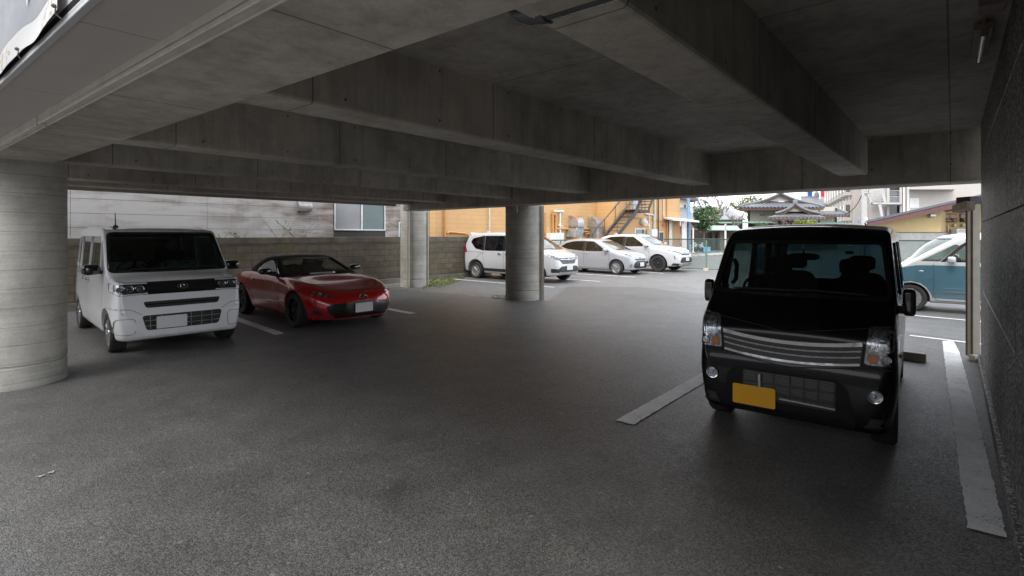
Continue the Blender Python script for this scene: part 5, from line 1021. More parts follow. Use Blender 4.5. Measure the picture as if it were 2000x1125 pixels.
opx('door',1286,1295,452,486,M_ALU); opx('door_leaf',1287,1294,454,486,plain('door_dark',(.05,.05,.05),.5),-.06,-.045); opx('air_conditioner',1262,1273,448,462,M_WPL,-.4,-.05)
for pts,r,m in (([(1277,360),(1277,470)],.06,M_GP),([(1258,418),(1274,420),(1275,424),(1275,475)],.05,M_GP),([(1284,345),(1284,500)],.04,M_STEEL),([(1294,345),(1294,424)],.05,M_GP),([(1301,345),(1301,470)],.05,M_OP),([(1266,420),(1266,450)],.03,M_WPL),([(1255,440),(1266,440)],.03,M_WPL),([(1207,424),(1228,425),(1262,428),(1300,434)],.012,M_STEEL)): pipe('pipe',pts,r,m,-.07,OB2)
mb=MB(); q=xs(1252,OB2); z=zs(1252,437,OB2); mb.lathe([(.28,0),(.26,.1),(.12,.32),(0,.36)],(q,-1.3,z),(0,0,1),20); mb.build('vent_cowl',M_GP,ob,smooth=50,world=False)
mb=MB(); mb.box(xs(1292,OB2),-1.2,zs(1292,441,OB2),xs(1296,OB2),-1.1,zs(1292,437,OB2)); mb.build('alarm_box',plain('alarm_red',(.5,.12,.08),.5),ob,world=False)
# awning with posts, blue poles, hanging banner
def P_(px,py,Y): return at(px,py,Y)
aw=thing('awning','white corrugated awning on two white posts beside the orange building','awning',at(1320,470,37)*1.0); aw.location.z=0; XF[aw]=Matrix.Translation(aw.location)
mb=MB(); a=at(1287,426,36.2); b=at(1338,430,38.4); q=Vector((.5,-.86,0))*1.3; mb.hexa([a,b,b+q-Z3*.2,a+q-Z3*.2,a+Z3*.12,b+Z3*.12,b+q-Z3*.08,a+q-Z3*.08]); mb.build('awning_roof',M_WPL,aw,bevel=.01)
for px in (1309,1334): p=gp(px,458+1724/36.5); mb=MB(); mb.box(p.x-.11,p.y-.11,0,p.x+.11,p.y+.11,at(px,430,36.5).z-.02); mb.build('post',M_WPL,aw,bevel=.01)
M_BLUE=plain('blue_paint',(.16,.28,.45),.5)
for px,y,lab in ((1320.5,38.6,'tall blue steel pole under the white awning'),(1344.5,38.0,'tall blue steel pole standing alone right of the white awning')):
    p=at(px,458,y); mb=MB(); mb.tube([(0,0,-.1),(0,0,8)],.115,14); mb.tube([(0,0,2.2),(0,0,2.26)],.14,14); mb.lathe([(.2,0),(.2,.06),(.115,.08)],(0,0,0)); o=mb.build('pole',M_BLUE,smooth=40); o.location=(p.x,p.y,0); tag(o,lab,'pole','blue poles by the orange building')
nb=thing('hanging_banner','pink and black printed banner hanging beside the blue pole under the awning','banner',(at(1325,458,38.2).x,38.2,0)); c=at(1325,456,38.2)
def nobo():
    m,t,b=nm('banner_pink'); v=coords(t); L(t,ramp(t,noise(t,v,4,3,.6,.8),[(.4,(.72,.62,.62)),(.5,(.7,.28,.36)),(.6,(.03,.03,.035))]),b.inputs['Base Color']); return m
mb=MB(); ns=8; vs=[Vector((c.x-.24+.48*i/ns,38.2+.05*math.sin(i*1.3+j*.5),2.3-1.5*j/8)) for j in range(9) for i in range(ns+1)]; mb.add(vs,[(j*(ns+1)+i,j*(ns+1)+i+1,(j+1)*(ns+1)+i+1,(j+1)*(ns+1)+i) for j in range(8) for i in range(ns)]); mb.build('cloth',nobo(),nb,fix=False,smooth=60)
mb=MB(); mb.tube([(c.x-.26,38.2,0),(c.x-.26,38.2,2.4)],.015,6); mb.tube([(c.x-.26,38.2,2.33),(c.x+.26,38.2,2.33)],.01,5); mb.build('pole',M_WPL,nb)
# small white house with a dark hipped roof edge behind
wh=thing('white_house','narrow white house with a dark tiled roof edge behind the blue pole','house',(at(1340,458,50).x,50,0))
a,b=at(1326,458,50).x,at(1348,458,50).x; mb=MB(); mb.box(a,50,0,b,55,at(1340,388,50).z); mb.build('wall',plain('plaster_white',(.66,.64,.6),.8),wh)
mb=MB(); z=at(1340,386,50).z; mb.prism([(a-.4,49.2,z+.9),(b-.3,49.2,z+.5),(b+.5,49.2,z-.25),(b+.5,49.2,z-.4),(a-.4,49.2,z-.1)],(0,6.5,0)); mb.build('roof',plain('roof_dark',(.10,.095,.10),.6),wh)
mb=MB(); zz=at(1335,428,49).z; mb.prism([(a+.1,49.98,at(1340,405,50).z),(b-.15,49.98,at(1340,406,50).z),(b,48.9,zz),(a-.3,48.9,zz)],(0,0,-.1)); mb.build('lean_to_roof',plain('roof_blue_grey',(.20,.22,.24),.5),wh)
mb=MB(); mb.box(at(1336,0,50).x,49.95,at(0,406,50).z,at(1339,0,50).x,49.99,at(0,400,50).z); mb.build('window',G_DARK,wh)
# ---------------------------------------------------------------- chain link fence
M_GRN=plain('fence_green',(.12,.20,.17),.5); M_WIRE=plain('fence_wire',(.07,.13,.11),.5)
def fence(a,b,h,label,post0,base=True):
    d=(b-a); ln=d.length; rz=math.atan2(d.y,d.x); t=thing('chain_link_fence',label,'fence',a,rz,'chain link fences round the car park'); mb=MB(); p=.085; n=int(ln/p)
    k=int(h/p)+1
    for i in range(-k,n):
        for s in (1,-1):
            xa,za=i*p,(0 if s>0 else k*p); xb,zb=xa+k*p,(k*p if s>0 else 0)
            if xa<0: f=-xa/(xb-xa); xa=0; za=za+(zb-za)*f
            if xb>ln: f=(ln-xa)/(xb-xa); zb=za+(zb-za)*f; xb=ln
            if xb-xa<.02: continue
            y=.004*s; r=.006; u=Vector((-(zb-za),0,xb-xa)).normalized()*r; A_=Vector((xa,y,za*h/(k*p)+.06)); B_=Vector((xb,y,zb*h/(k*p)+.06)); mb.add([A_-u,A_+u,A_+Vector((0,r,0)),B_-u,B_+u,B_+Vector((0,r,0))],[(0,1,4,3),(1,2,5,4),(2,0,3,5)])
    mb.build('mesh',M_WIRE,t,world=False,fix=False,weld=False)
    mb=MB(); mb.tube([(0,0,h+.06),(ln,0,h+.06)],.026,8); mb.build('top_rail',plain('rail_dark_green',(.03,.06,.05),.5) if 'rail_dark_green' not in bpy.data.materials else bpy.data.materials['rail_dark_green'],t,smooth=50,world=False); mb=MB(); mb.tube([(0,0,.08),(ln,0,.08)],.018,6); mb.build('bottom_rail',M_WIRE,t,smooth=50,world=False)
    x=post0
    while x<ln:
        mb=MB(); mb.tube([(x,-.03,0),(x,-.03,h+.02)],.035,10); o=mb.build('post',M_GRN,t,smooth=50,world=False)
        if base: mb=MB(); mb.box(x-.11,-.14,-.02,x+.11,.08,.13); mb.build('footing',bpy.data.materials['stop_concrete'],o,world=False,bevel=.01)
        x+=2.0
FP=flat(gp(1380,529)); fd2=Vector((.755,-.655,0)); fence(FP-fd2*2.1,FP+fd2*9.8,1.40,'green chain link fence across the back of the car park behind the black van',2.1)
OF=O0-V*1.9-U*0; fence(OF+U*(xs(1070,OF)),OF+U*(xs(1305,OF)-1.0),1.35,'green chain link fence in front of the orange wall behind the parked white cars',1.0)
# weeds and moss
moss=MB(); rs=random.Random(3)
for _ in range(2600):
    px,py=rs.uniform(826,905),rs.uniform(540,566); 
    if py>545+(905-px)*.26+rs.uniform(-4,2) or py<543-(px-826)*.02: continue
    p=gp(px,py); s=rs.uniform(.015,.05); a=rs.uniform(0,6.28); u_=Vector((math.cos(a),math.sin(a),0)); moss.add([p-u_*s,p+Vector((-u_.y,u_.x,.0))*s*.6+Z3*s*.8,p+u_*s+Z3*s*1.2],[(0,1,2)])
for _ in range(260):
    px,py=rs.uniform(960,990),rs.uniform(577,585); p=gp(px,py); s=rs.uniform(.01,.03); a=rs.uniform(0,6.28); u_=Vector((math.cos(a),math.sin(a),0)); moss.add([p-u_*s,p+Vector((-u_.y,u_.x,.0))*s*.6+Z3*s*.8,p+u_*s+Z3*s*1.0],[(0,1,2)])
tag(moss.build('moss',leafm('moss_green',(.07,.085,.012),(.17,.18,.03)),fix=False,weld=False),'yellow green moss and short grass at the foot of the wall and columns',None,None,'stuff')
sheet('soil',[flat(gp(*p)) for p in ((824,560),(855,563),(880,556),(905,546),(912,538),(826,541))],.006,plain('soil_mossy',(.075,.085,.03),.95,var=.5,scale=4,bmp=.4),'mossy soil strip along the block wall')
def weed(label,base,h,n,leaf,spread,seed,m=None,group='weeds along the block wall'):
    rs=random.Random(seed); t=thing('weed',label,'plant',base,0,group); st=MB(); lf=MB()
    for i in range(n):
        a=rs.uniform(0,6.28); d=Vector((math.cos(a)*spread,math.sin(a)*spread*.5,h))*rs.uniform(.5,1); pts=[Vector((0,0,0)),d*.5+Vector((0,0,h*.06)),d]; st.tube(pts,[.006,.004,.002],4)
        for k in range(7):
            f=rs.uniform(.25,1); p=d*f; b=Vector((rs.uniform(-1,1),rs.uniform(-1,1),rs.uniform(-.2,.6))).normalized(); e=b.cross(Z3).normalized(); s=leaf*rs.uniform(.6,1.2); lf.add([p,p+b*s*.5+e*s*.28,p+b*s,p+b*s*.5-e*s*.28],[(0,1,2,3)])
    st.build('stems',M_TWIG,t,world=False); lf.build('leaves',m or M_LEAF4,t,world=False,fix=False,weld=False); return t
weed('leafy green weed clump at the foot of the wall beside the minivan',gp(904,533),.55,22,.12,.42,1); weed('small low weed at the foot of the wall between the columns',gp(872,537),.28,12,.09,.35,2)
WT=W0+V*.25
def wt(px): p=WT+U*xs(px,WT); return Vector((p.x,p.y,1.42))
weed('thin spindly weed behind the wall below the vent hood',wt(548),.95,7,.09,.75,3); weed('sprawling thin weed behind the wall left of the sliding window',wt(585),.75,6,.08,.8,4); weed('small leafy weed above the wall right of the white kei wagon',wt(468),.36,7,.10,.3,5); weed('tiny weed above the wall behind the white kei wagon roof',wt(428),.28,5,.07,.3,6)
# ---------------------------------------------------------------- street beyond the fence
M_DW=plain('dark_timber',(.055,.040,.032),.75,var=.4,scale=5); M_COP=plain('copper_green',(.30,.46,.38),.6,var=.15); M_TILE=None
def tilem():
    m,t,b=nm('roof_tiles'); v=coords(t); s=N(t,'SeparateXYZ'); L(t,v,s.inputs[0]); 
    wv=math_(t,'SINE',math_(t,'MULTIPLY',s.outputs[0],2*math.pi/.42)); wy=math_(t,'SINE',math_(t,'MULTIPLY',s.outputs[1],2*math.pi/.42)); rw=math_(t,'FRACT',math_(t,'MULTIPLY',s.outputs[2],1/.17))
    k=math_(t,'ADD',math_(t,'MULTIPLY',math_(t,'ADD',wv,wy),.16),math_(t,'ADD',math_(t,'MULTIPLY',rw,.35),math_(t,'MULTIPLY',noise(t,v,3,4),.5)))
    L(t,ramp(t,k,[(.15,(.04,.042,.048)),(.45,(.12,.125,.135)),(.7,(.24,.245,.255))]),b.inputs['Base Color']); b.inputs['Roughness'].default_value=.45; bump(t,b,math_(t,'ADD',math_(t,'ADD',wv,wy),rw),.8,.05); return m
M_TILE=tilem(); M_PLA=plain('plaster_cream',(.45,.425,.36),.85,var=.08); M_RIDGE=plain('ridge_tile',(.15,.155,.165),.5,var=.3,scale=10); M_RAFT=plain('rafter_brown',(.20,.105,.065),.7)
# wooden fence and gate
D=57; wf=thing('wooden_fence','dark slatted timber fence along the street beyond the chain link','fence',(at(1390,458,D).x,D,0))
x0,x1=at(1350,0,D).x,at(1500,0,D).x; z1=at(0,447,D).z; mb=MB(); x=x0
while x<x1: mb.box(x,D,0,x+.13,D+.05,z1-.1+random.uniform(-.02,.02)); x+=.155
mb.box(x0,D+.05,0,x1,D+.08,z1-.2); mb.build('slats',M_DW,wf); mb=MB(); mb.box(x0,D-.06,z1-.12,x1,D+.12,z1); mb.build('rail',plain('timber_grey',(.16,.14,.13),.8),wf)
gt=thing('gate','timber gate with a small pale green copper roof in the dark fence','gate',(at(1412,458,D-1).x,D-1,0)); a,b=at(1386,0,D-1.4).x,at(1441,0,D-1.4).x; zt,zb_=at(0,441,D).z,at(0,449,D).z
mb=MB(); mb.prism([(a,D-2.1,zb_),(a,D-1.2,zt),(a,D-.2,zb_),(a,D-.2,zb_-.08),(a,D-2.1,zb_-.08)],(b-a,0,0)); mb.build('roof',M_COP,gt,bevel=.01)
for px in (1394,1404,1421,1435): q=at(px,0,D-1.2).x; mb=MB(); mb.box(q-.09,D-1.25,0,q+.09,D-1.07,zb_); mb.build('post',M_DW,gt)
mb=MB(); mb.box(at(1405,0,D-1).x,D-1.0,0,at(1420,0,D-1).x,D-.95,zb_-.2); mb.build('door',plain('gate_door',(.18,.155,.13),.8),gt)
# low grey building behind
lb=thing('grey_building','long low building with a plain light grey roof behind the garden trees','building',(at(1420,458,66).x,66,0)); a,b=at(1352,0,66).x,at(1455,0,66).x
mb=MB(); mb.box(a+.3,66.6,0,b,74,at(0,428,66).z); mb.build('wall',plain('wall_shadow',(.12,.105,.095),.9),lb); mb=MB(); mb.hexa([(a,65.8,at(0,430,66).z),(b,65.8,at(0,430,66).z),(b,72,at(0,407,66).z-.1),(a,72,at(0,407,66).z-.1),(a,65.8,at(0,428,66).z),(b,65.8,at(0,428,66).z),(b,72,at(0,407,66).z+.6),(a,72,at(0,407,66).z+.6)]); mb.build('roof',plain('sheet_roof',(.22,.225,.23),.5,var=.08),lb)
mb=MB(); mb.box(a,65.2,at(0,436,65).z,b+3,65.8,at(0,433,65).z); mb.build('eave_strip',M_COP,lb)
# traditional tiled house
D=60; hs=thing('tiled_house','traditional house with tiled gable roofs, white gable and cream walls beyond the street','house',(at(1530,458,D).x,D,0)); SKEW[hs]=(.52,D)
def X(px,d=D): return at(px,0,d).x
def Zp(py,d=D): return at(0,py,d).z
def gable(xl,xr,xc,ze,zr,y0,y1,th=.13,mat=M_TILE,ridge=True,soff=M_RAFT,curve=.25):
    for sx,xe in ((1,xl),(-1,xr)):
        n=6; top=[]; 
        for i in range(n+1):
            t=i/n; x=xc+(xe-xc)*t; z=zr+(ze-zr)*t-curve*math.sin(math.pi*t)*(.7); top.append((x,z))
        mb=MB(); mb.prism([(x,y0,z) for x,z in top]+[(x,y0,z-th) for x,z in top[::-1]],(0,y1-y0,0)); mb.build('roof',mat,hs)
        mb=MB(); mb.tube([(x,y0-.06,z+.05) for x,z in top],.13,8); mb.build('verge_tiles',M_RIDGE,hs,smooth=50); mb=MB(); mb.prism([(x,y0+.05,z-th-.02) for x,z in top]+[(x,y0+.05,z-th-.15) for x,z in top[::-1]],(0,.08,0)); mb.build('barge_board',soff,hs)
    if ridge: mb=MB(); mb.box(xc-.18,y0-.1,zr-.02,xc+.18,y1,zr+.28); mb.blob((xc,y0-.15,zr+.22),(.28,.12,.3),.8); mb.build('ridge',M_RIDGE,hs,bevel=.03)
def skirt(xl,xr,ze,xl2,xr2,zt,y0,y1,th=.2):
    mb=MB(); mb.hexa([(xl,y0,ze-th),(xr,y0,ze-th),(xr2,y1,zt-th),(xl2,y1,zt-th),(xl,y0,ze),(xr,y0,ze),(xr2,y1,zt),(xl2,y1,zt)]); mb.build('roof',M_TILE,hs)
    mb=MB(); mb.box(xl+.1,y0+.1,ze-th-.16,xr-.1,y0+.22,ze-th-.004); mb.build('eave_board',M_RAFT,hs); mb=MB(); x=xl
    while x<xr: mb.tube([(x,y0-.04,ze-.06),(x,y0+.1,ze-.04)],.09,6); x+=.42
    mb.build('eave_tiles',M_RIDGE,hs,smooth=50)
zg=Zp(393); gable(X(1462),X(1590),X(1525),Zp(399.5),Zp(378.5),D-.3,D+9); mb=MB(); mb.prism([(X(1486),D+.15,zg),(X(1566),D+.15,zg),(X(1526),D+.15,Zp(380.5))],(0,.2,0)); mb.build('gable_wall',plain('plaster_gable',(.58,.57,.55),.85),hs)
skirt(X(1445),X(1608),Zp(405.5),X(1480),X(1572),Zp(393.5),D-1.8,D+.3)
for a,b in (((X(1445),D-1.8),(X(1480),D+.3)),((X(1608),D-1.8),(X(1572),D+.3))): mb=MB(); mb.tube([(a[0],a[1],Zp(405)),(b[0],b[1],Zp(393))],.16,8); mb.build('hip_ridge',M_RIDGE,hs,smooth=50)
mb=MB(); mb.hexa([(X(1445),D-1.8,Zp(406)-.2),(X(1480),D+.3,Zp(394)-.2),(X(1480),D+9,Zp(394)-.2),(X(1445),D+9,Zp(406)-.2),(X(1445),D-1.8,Zp(405.5)),(X(1480),D+.3,Zp(393.5)),(X(1480),D+9,Zp(393.5)),(X(1445),D+9,Zp(405.5))]); mb.build('roof',M_TILE,hs)
mb=MB(); mb.box(X(1463),D,0,X(1634),D+8,Zp(404)); mb.build('wall',M_PLA,hs)
mb=MB(); mb.box(X(1463)-.05,D-.06,0,X(1634)+.05,D-.004,Zp(438)); mb.build('lower_wall',M_DW,hs); mb=MB(); mb.box(X(1455),D-.9,Zp(436),X(1508),D-.07,Zp(433)); mb.box(X(1508),D-.9,Zp(436.5),X(1595),D-.07,Zp(434)); mb.box(X(1590),D-.7,Zp(437.5),X(1648),D-.07,Zp(435)); mb.build('eave_strip',M_COP,hs)
for px in (1463,1600,1633): mb=MB(); mb.box(X(px)-.1,D-.08,0,X(px)+.1,D-.004,Zp(406)); mb.build('timber_post',M_DW,hs)
for px0,px1,py in ((1484,1494,420),(1604,1614,426)): mb=MB(); mb.box(X(px0),D-.05,Zp(py+.7),X(px1),D-.003,Zp(py-.7)); mb.build('wall_vent',M_DW,hs)
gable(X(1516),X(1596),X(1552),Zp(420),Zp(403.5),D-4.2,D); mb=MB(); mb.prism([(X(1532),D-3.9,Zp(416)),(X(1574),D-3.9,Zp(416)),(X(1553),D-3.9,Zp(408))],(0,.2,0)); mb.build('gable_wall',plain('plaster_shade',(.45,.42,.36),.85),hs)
skirt(X(1503),X(1606),Zp(423.5,D-5),X(1526),X(1582),Zp(416,D-4),D-5,D-3.7)
mb=MB(); mb.box(X(1520),D-3.5,0,X(1590),D,Zp(422)); mb.build('porch_wall',M_DW,hs)
skirt(X(1596),X(1653),Zp(418.5),X(1600),X(1630),Zp(403),D-1.6,D+2.5); mb=MB(); mb.tube([(X(1653),D-1.6,Zp(418)),(X(1630),D+2.5,Zp(403))],.18,8); mb.build('hip_ridge',M_RIDGE,hs,smooth=50)
skirt(X(1566),X(1622),Zp(400,D+5),X(1568),X(1605),Zp(385,D+8),D+4,D+8); mb=MB(); mb.box(X(1568),D+7.9,Zp(385,D+8)-.1,X(1606),D+8.2,Zp(383,D+8)); mb.blob((X(1603),D+8,Zp(382,D+8)),(.35,.2,.5),.7); mb.build('ridge',M_RIDGE,hs,bevel=.03)
# signs above the roof
for px,w_,c,lab in ((1582,9,(.02,.10,.42),'blue and white hanging banner above the tiled roof'),(1606.5,7,(.65,.04,.06),'red hanging banner above the tiled roof near the white hotel')):
    Yd=80; t=thing('tall_banner',lab,'banner',(at(px,458,Yd).x,Yd,0),0,'tall banners behind the tiled house'); z0,z1=at(0,384,Yd).z,at(0,345,Yd).z; ww=w_*Yd/F
    mb=MB(); mb.box(-ww/2,-.02,z0,ww/2,.02,z1); mb.build('cloth',plain('banner_%s'%lab[:3],c,.6,var=.05),t,world=False); mb=MB(); mb.tube([(ww*.5+.12,0,0),(ww*.5+.12,0,z1+.3)],.06,6); mb.tube([(-ww/2,0,z1+.1),(ww/2+.12,0,z1+.1)],.04,6); mb.build('pole',M_WPL,t,world=False)
    if px<1590: mb=MB(); mb.box(-ww/2-.35,-.02,z0+.1,-ww/2,.02,z1); mb.build('white_edge',M_WPL,t,world=False)
# trees
tree('broadleaf_tree','dense dark green tree behind the timber fence left of the gate',(at(1374,458,53).x,53,0),3,at(0,423,53).z,(1.5,1.3,1.5),2600,.24,M_LEAF1,clumps=14)
tree('broadleaf_tree','round olive green treetop behind the tiled house roof',(at(1462,458,82).x,82,0),5,at(0,399,82).z,(3.4,2.4,1.25),2200,.34,M_LEAF3,clumps=12,trunk=.25)
tree('shrub','bright yellow green shrub in front of the house porch',(at(1572,458,54).x,54,0),1.5,at(0,437,54).z,(1.2,.8,.55),1100,.19,M_LEAF2,clumps=9,trunk=.06)
tree('shrub','small dark green shrub below the cream wall of the tiled house',(at(1487,458,55).x,55,0),1.4,at(0,442,55).z,(.7,.6,.4),500,.18,M_LEAF1,clumps=7,trunk=.05)
tree('broadleaf_tree','small olive tree with sparse leaves right of the dense green tree',(at(1394,458,58).x,58,0),3,at(0,417,58).z,(1.0,.9,1.1),380,.22,M_LEAF3,clumps=8,trunk=.07)
B='bare winter trees by the tiled house'
bare('bare_tree','tall bare tree rising above the grey roof left of the house',(at(1392,458,72).x,72,0),8.2,.62,5,.12,None,B,4); bare('bare_tree','bare tree with a pale forked trunk in front of the grey roof',(at(1434,458,56).x,56,0),4.6,.7,4,.13,None,B,11); bare('bare_tree','leaning bare tree at the left corner of the tiled house',(at(1464,458,56).x,56,0),3.6,.75,4,.09,None,B,22,.2)
bare('bare_tree','spreading bare tree in front of the cream house wall',(at(1520,458,53).x,53,0),3.4,.95,5,.13,None,B,35); bare('bare_tree','fine bare tree far behind between the grey roof and the gable',(at(1412,458,90).x,90,0),9.5,.6,5,.13,None,B,41); bare('bare_tree','bare tree far behind the banners on the skyline',(at(1592,458,100).x,100,0),9.4,.6,5,.14,None,B,52)
# scooters, crate, kerb blocks, sign poles
def scooter():
    t=thing('scooter','','scooter'); 
    for x in (-.55,.62): mb=MB(); mb.lathe([(.17,-.05),(.25,-.05),(.28,0),(.25,.05),(.17,.05),(.17,-.05)],(x,0,.28),(0,1,0),20); mb.lathe([(.03,-.03),(.17,-.02),(.17,.02),(.03,.03)],(x,0,.28),(0,1,0),12); mb.build('wheel',M_TYRE,t,smooth=50,world=False)
    mb=MB(); mb.blob((-.38,0,.58),(.42,.15,.20),.6); mb.tube([(-.1,0,.42),(.2,0,.30),(.42,0,.42),(.46,0,.78)],[.12,.09,.12,.1],10); mb.blob((.56,0,.52),(.16,.12,.10),.7); mb.build('body',plain('scooter_paint',(.55,.56,.58),.3,coat=1) if 'scooter_paint' not in bpy.data.materials else bpy.data.materials['scooter_paint'],t,smooth=60,world=False)
    mb=MB(); mb.blob((-.34,0,.80),(.36,.13,.07),.6); mb.build('seat',M_BLKM,t,smooth=60,world=False); mb=MB(); mb.tube([(.62,0,.3),(.48,0,.85),(.45,0,.98)],.03,8); mb.tube([(.40,-.33,1.0),(.46,0,.96),(.40,.33,1.0)],.02,6); mb.tube([(.44,.2,1.0),(.44,.24,1.18)],.01,5); mb.blob((.44,.26,1.2),(.02,.06,.04),.7); mb.tube([(.44,-.2,1.0),(.44,-.24,1.18)],.01,5); mb.blob((.44,-.26,1.2),(.02,.06,.04),.7); mb.build('handlebar',M_BLKM,t,smooth=60,world=False)
    mb=MB(); mb.blob((.54,0,.82),(.07,.1,.08),.7); mb.build('headlamp',M_REFL,t,smooth=60,world=False); return t
SG='scooters parked across the street'; s0=scooter()
for i,(px,y,rz,lab) in enumerate(((1349,52,R(-60),'white scooter nearest the blue pole among the three parked scooters'),(1359,51.5,R(-115),'white scooter between two others facing the chain link fence'),(1369,51,R(-100),'white scooter next to the blue crate'))):
    o=s0 if i==0 else dup(s0,(0,0,0),0); o.location=(at(px,458,y).x,y,0); o.rotation_euler=(0,0,rz); o['label']=lab; o['group']=SG
ct=thing('crate','light blue plastic crate standing beside the scooters','crate',(at(1379,458,50.5).x,50.5,0)); mb=MB(); mb.box(-.34,-.22,.02,.34,.22,.46); mb.box(-.37,-.25,.40,.37,.25,.47); mb.build('crate_body',plain('crate_blue',(.16,.42,.60),.5),ct,world=False,bevel=.015)
mb=MB(); mb.box(-.30,-.18,.47,.30,.18,.485); mb.build('lid',plain('crate_lid',(.2,.5,.66),.5),ct,world=False)
for i,(px,py) in enumerate(((1340,502.5),(1355,500.5),(1370,499.3),(1386,498.3),(1397,497.5),(1410,496.9),(1421,496.4))):
    p=gp(px,py); mb=MB()
    if i==0: kb=thing('kerb_block','white painted kerb block in the row across the street','kerb block',p,R(-20),'white kerb blocks across the street'); mb.prism([(-.26,-.09,0),(-.26,.09,0),(-.26,.06,.14),(-.26,-.06,.14)],(.52,0,0)); mb.build('block',plain('kerb_white',(.62,.61,.58),.8),kb,world=False,bevel=.01)
    else: dup(kb,p,R(-20))
p=gp(1417,458+1724/45); sg_=thing('sign_pole','white pole carrying a round blue and red road sign seen edge on','sign',p); mb=MB(); mb.tube([(0,0,0),(0,0,2.6)],.07,10); mb.build('pole',M_WPL,sg_,smooth=50,world=False)
mb=MB(); mb.lathe([(0,-.02),(.30,-.02),(.30,.02),(0,.02)],(0,-.08,2.28),(.93,-.36,0),28); k=mb.build('sign_disc',plain('sign_red',(.62,.04,.05),.4),sg_,world=False); mb=MB(); mb.lathe([(0,.021),(.22,.021),(.22,.03),(0,.03)],(0,-.08,2.28),(.93,-.36,0),24); mb.lathe([(0,.021),(.22,.021),(.22,.03),(0,.03)],(0,-.08,2.28),(-.93,.36,0),24); mb.build('sign_centre',plain('sign_blue',(.03,.10,.45),.4),k,world=False)
p=gp(1354,458+1724/49); mb=MB(); mb.tube([(0,0,0),(0,0,2.3)],.055,10); mb.lathe([(.14,0),(.14,.04),(.055,.06)]); o=mb.build('marker_pole',M_WPL,smooth=50); o.location=p; tag(o,'thin white pole with no sign behind the scooters','pole')
wpn=thing('concrete_panel_fence','low white concrete panel fence under the awning','fence',(at(1307,458,38.5).x,38.5,0)); 
for k in range(4): mb=MB(); a=at(1302,0,38.8).x; b=at(1322,0,38.8).x; mb.box(a,38.8,.02+k*.44,b,38.88,.44+k*.44); mb.build('panel',plain('panel_white',(.58,.57,.55),.8) if k==0 else bpy.data.materials['panel_white'],wpn,bevel=.01)
# ---------------------------------------------------------------- white hotel with bay windows
C_=Vector((at(1667,458,70).x,70,0)); hd=Vector((17.2,35,0)).normalized(); he=Vector((hd.y,-hd.x,0)); ht=thing('hotel','white hotel with a row of projecting bay windows','building',C_,math.atan2(he.y,he.x)); M_HW=plain('hotel_wall',(.40,.375,.345),.8,var=.04); M_HD=plain('hotel_window',(.10,.08,.07),.2)
mb=MB(); mb.box(0,0,0,9,42,16); mb.build('wall',M_HW,ht,world=False)
yy=1.6
while yy<40:
    for zb in (3.55,7.0):
        mb=MB(); mb.box(-.85,yy,zb,-.003,yy+1.9,zb+2.75); q=mb.build('bay_window',M_HW,ht,world=False,bevel=.02); mb=MB(); mb.box(-.70,yy-.015,zb+.5,-.2,yy-.003,zb+2.2); mb.box(-.862,yy+.3,zb+.6,-.853,yy+1.6,zb+2.2); mb.build('pane',M_HD,q,world=False)
    mb=MB(); mb.box(-.03,yy+2.1,4.7,-.003,yy+2.7,6.6); mb.box(-.03,yy+.5,1.6,-.003,yy+1.1,3.3); mb.build('window',M_HD,ht,world=False); yy+=3.7
# ---------------------------------------------------------------- white building with outside stair
Yw=62; wb_=thing('white_building','large off white building with an outside stair and railed landings','building',(at(1800,458,Yw).x,Yw,0)); SKEW[wb_]=(.78,Yw); M_WW=plain('white_wall',(.42,.395,.365),.8,var=.04,scale=1.5)
def X2(px,d=Yw): return at(px,0,d).x
def Z2(py,d=Yw): return at(0,py,d).z
mb=MB(); mb.box(X2(1698),Yw,0,X2(2060),Yw+12,15); mb.build('wall',M_WW,wb_)
for a,b,c,d,dep,m,nme in ((1738,1756,395,360,.02,G_DARK,'opening'),(1736,1757,432,401,.02,G_DARK,'opening'),(1777,1795,406,387,.05,plain('door_white',(.62,.62,.62),.5),'door'),(1732,1737,440,360,.25,M_WW,'pilaster'),(1757.5,1762,450,340,.25,M_WW,'pilaster'),(1764,1767,450,340,.3,M_WPL,'downpipe'),(1772,1776,450,340,.2,plain('pilaster_white',(.72,.71,.70),.7),'pilaster'),(1776.5,1862,372,366,1.6,M_WW,'canopy')):
    mb=MB(); mb.box(X2(a),Yw-dep,Z2(c),X2(b),Yw-.003,Z2(d)); mb.build(nme,m,wb_)
es=MB(); M_STG=plain('stair_grey',(.42,.42,.43),.6)
y0=Yw-2.2; es.box(X2(1703),y0,Z2(401),X2(1762),Yw-.31,Z2(398)); es.hexa([(X2(1697),y0,Z2(380)),(X2(1706),y0,Z2(402)),(X2(1706),y0+.1,Z2(402)),(X2(1697),y0+.1,Z2(380)),(X2(1695),y0,Z2(372)),(X2(1708),y0,Z2(399)),(X2(1708),y0+.1,Z2(399)),(X2(1695),y0+.1,Z2(372))])
for k in range(8): f=k/7; es.box(X2(1708),y0+.2+f*.9,Z2(398-24*f)-.05,X2(1730),y0+.5+f*.9,Z2(398-24*f))
es.hexa([(X2(1722),y0,Z2(368)),(X2(1728),y0,Z2(368)),(X2(1734),y0,Z2(398)),(X2(1729),y0,Z2(398)),(X2(1722),y0+.1,Z2(368)),(X2(1728),y0+.1,Z2(368)),(X2(1734),y0+.1,Z2(398)),(X2(1729),y0+.1,Z2(398))]); es.hexa([(X2(1718),y0,Z2(400)),(X2(1724),y0,Z2(400)),(X2(1728),y0,Z2(424)),(X2(1723),y0,Z2(424)),(X2(1718),y0+.1,Z2(400)),(X2(1724),y0+.1,Z2(400)),(X2(1728),y0+.1,Z2(424)),(X2(1723),y0+.1,Z2(424))]); es.build('outside_stair',M_STG,wb_)
es=MB()
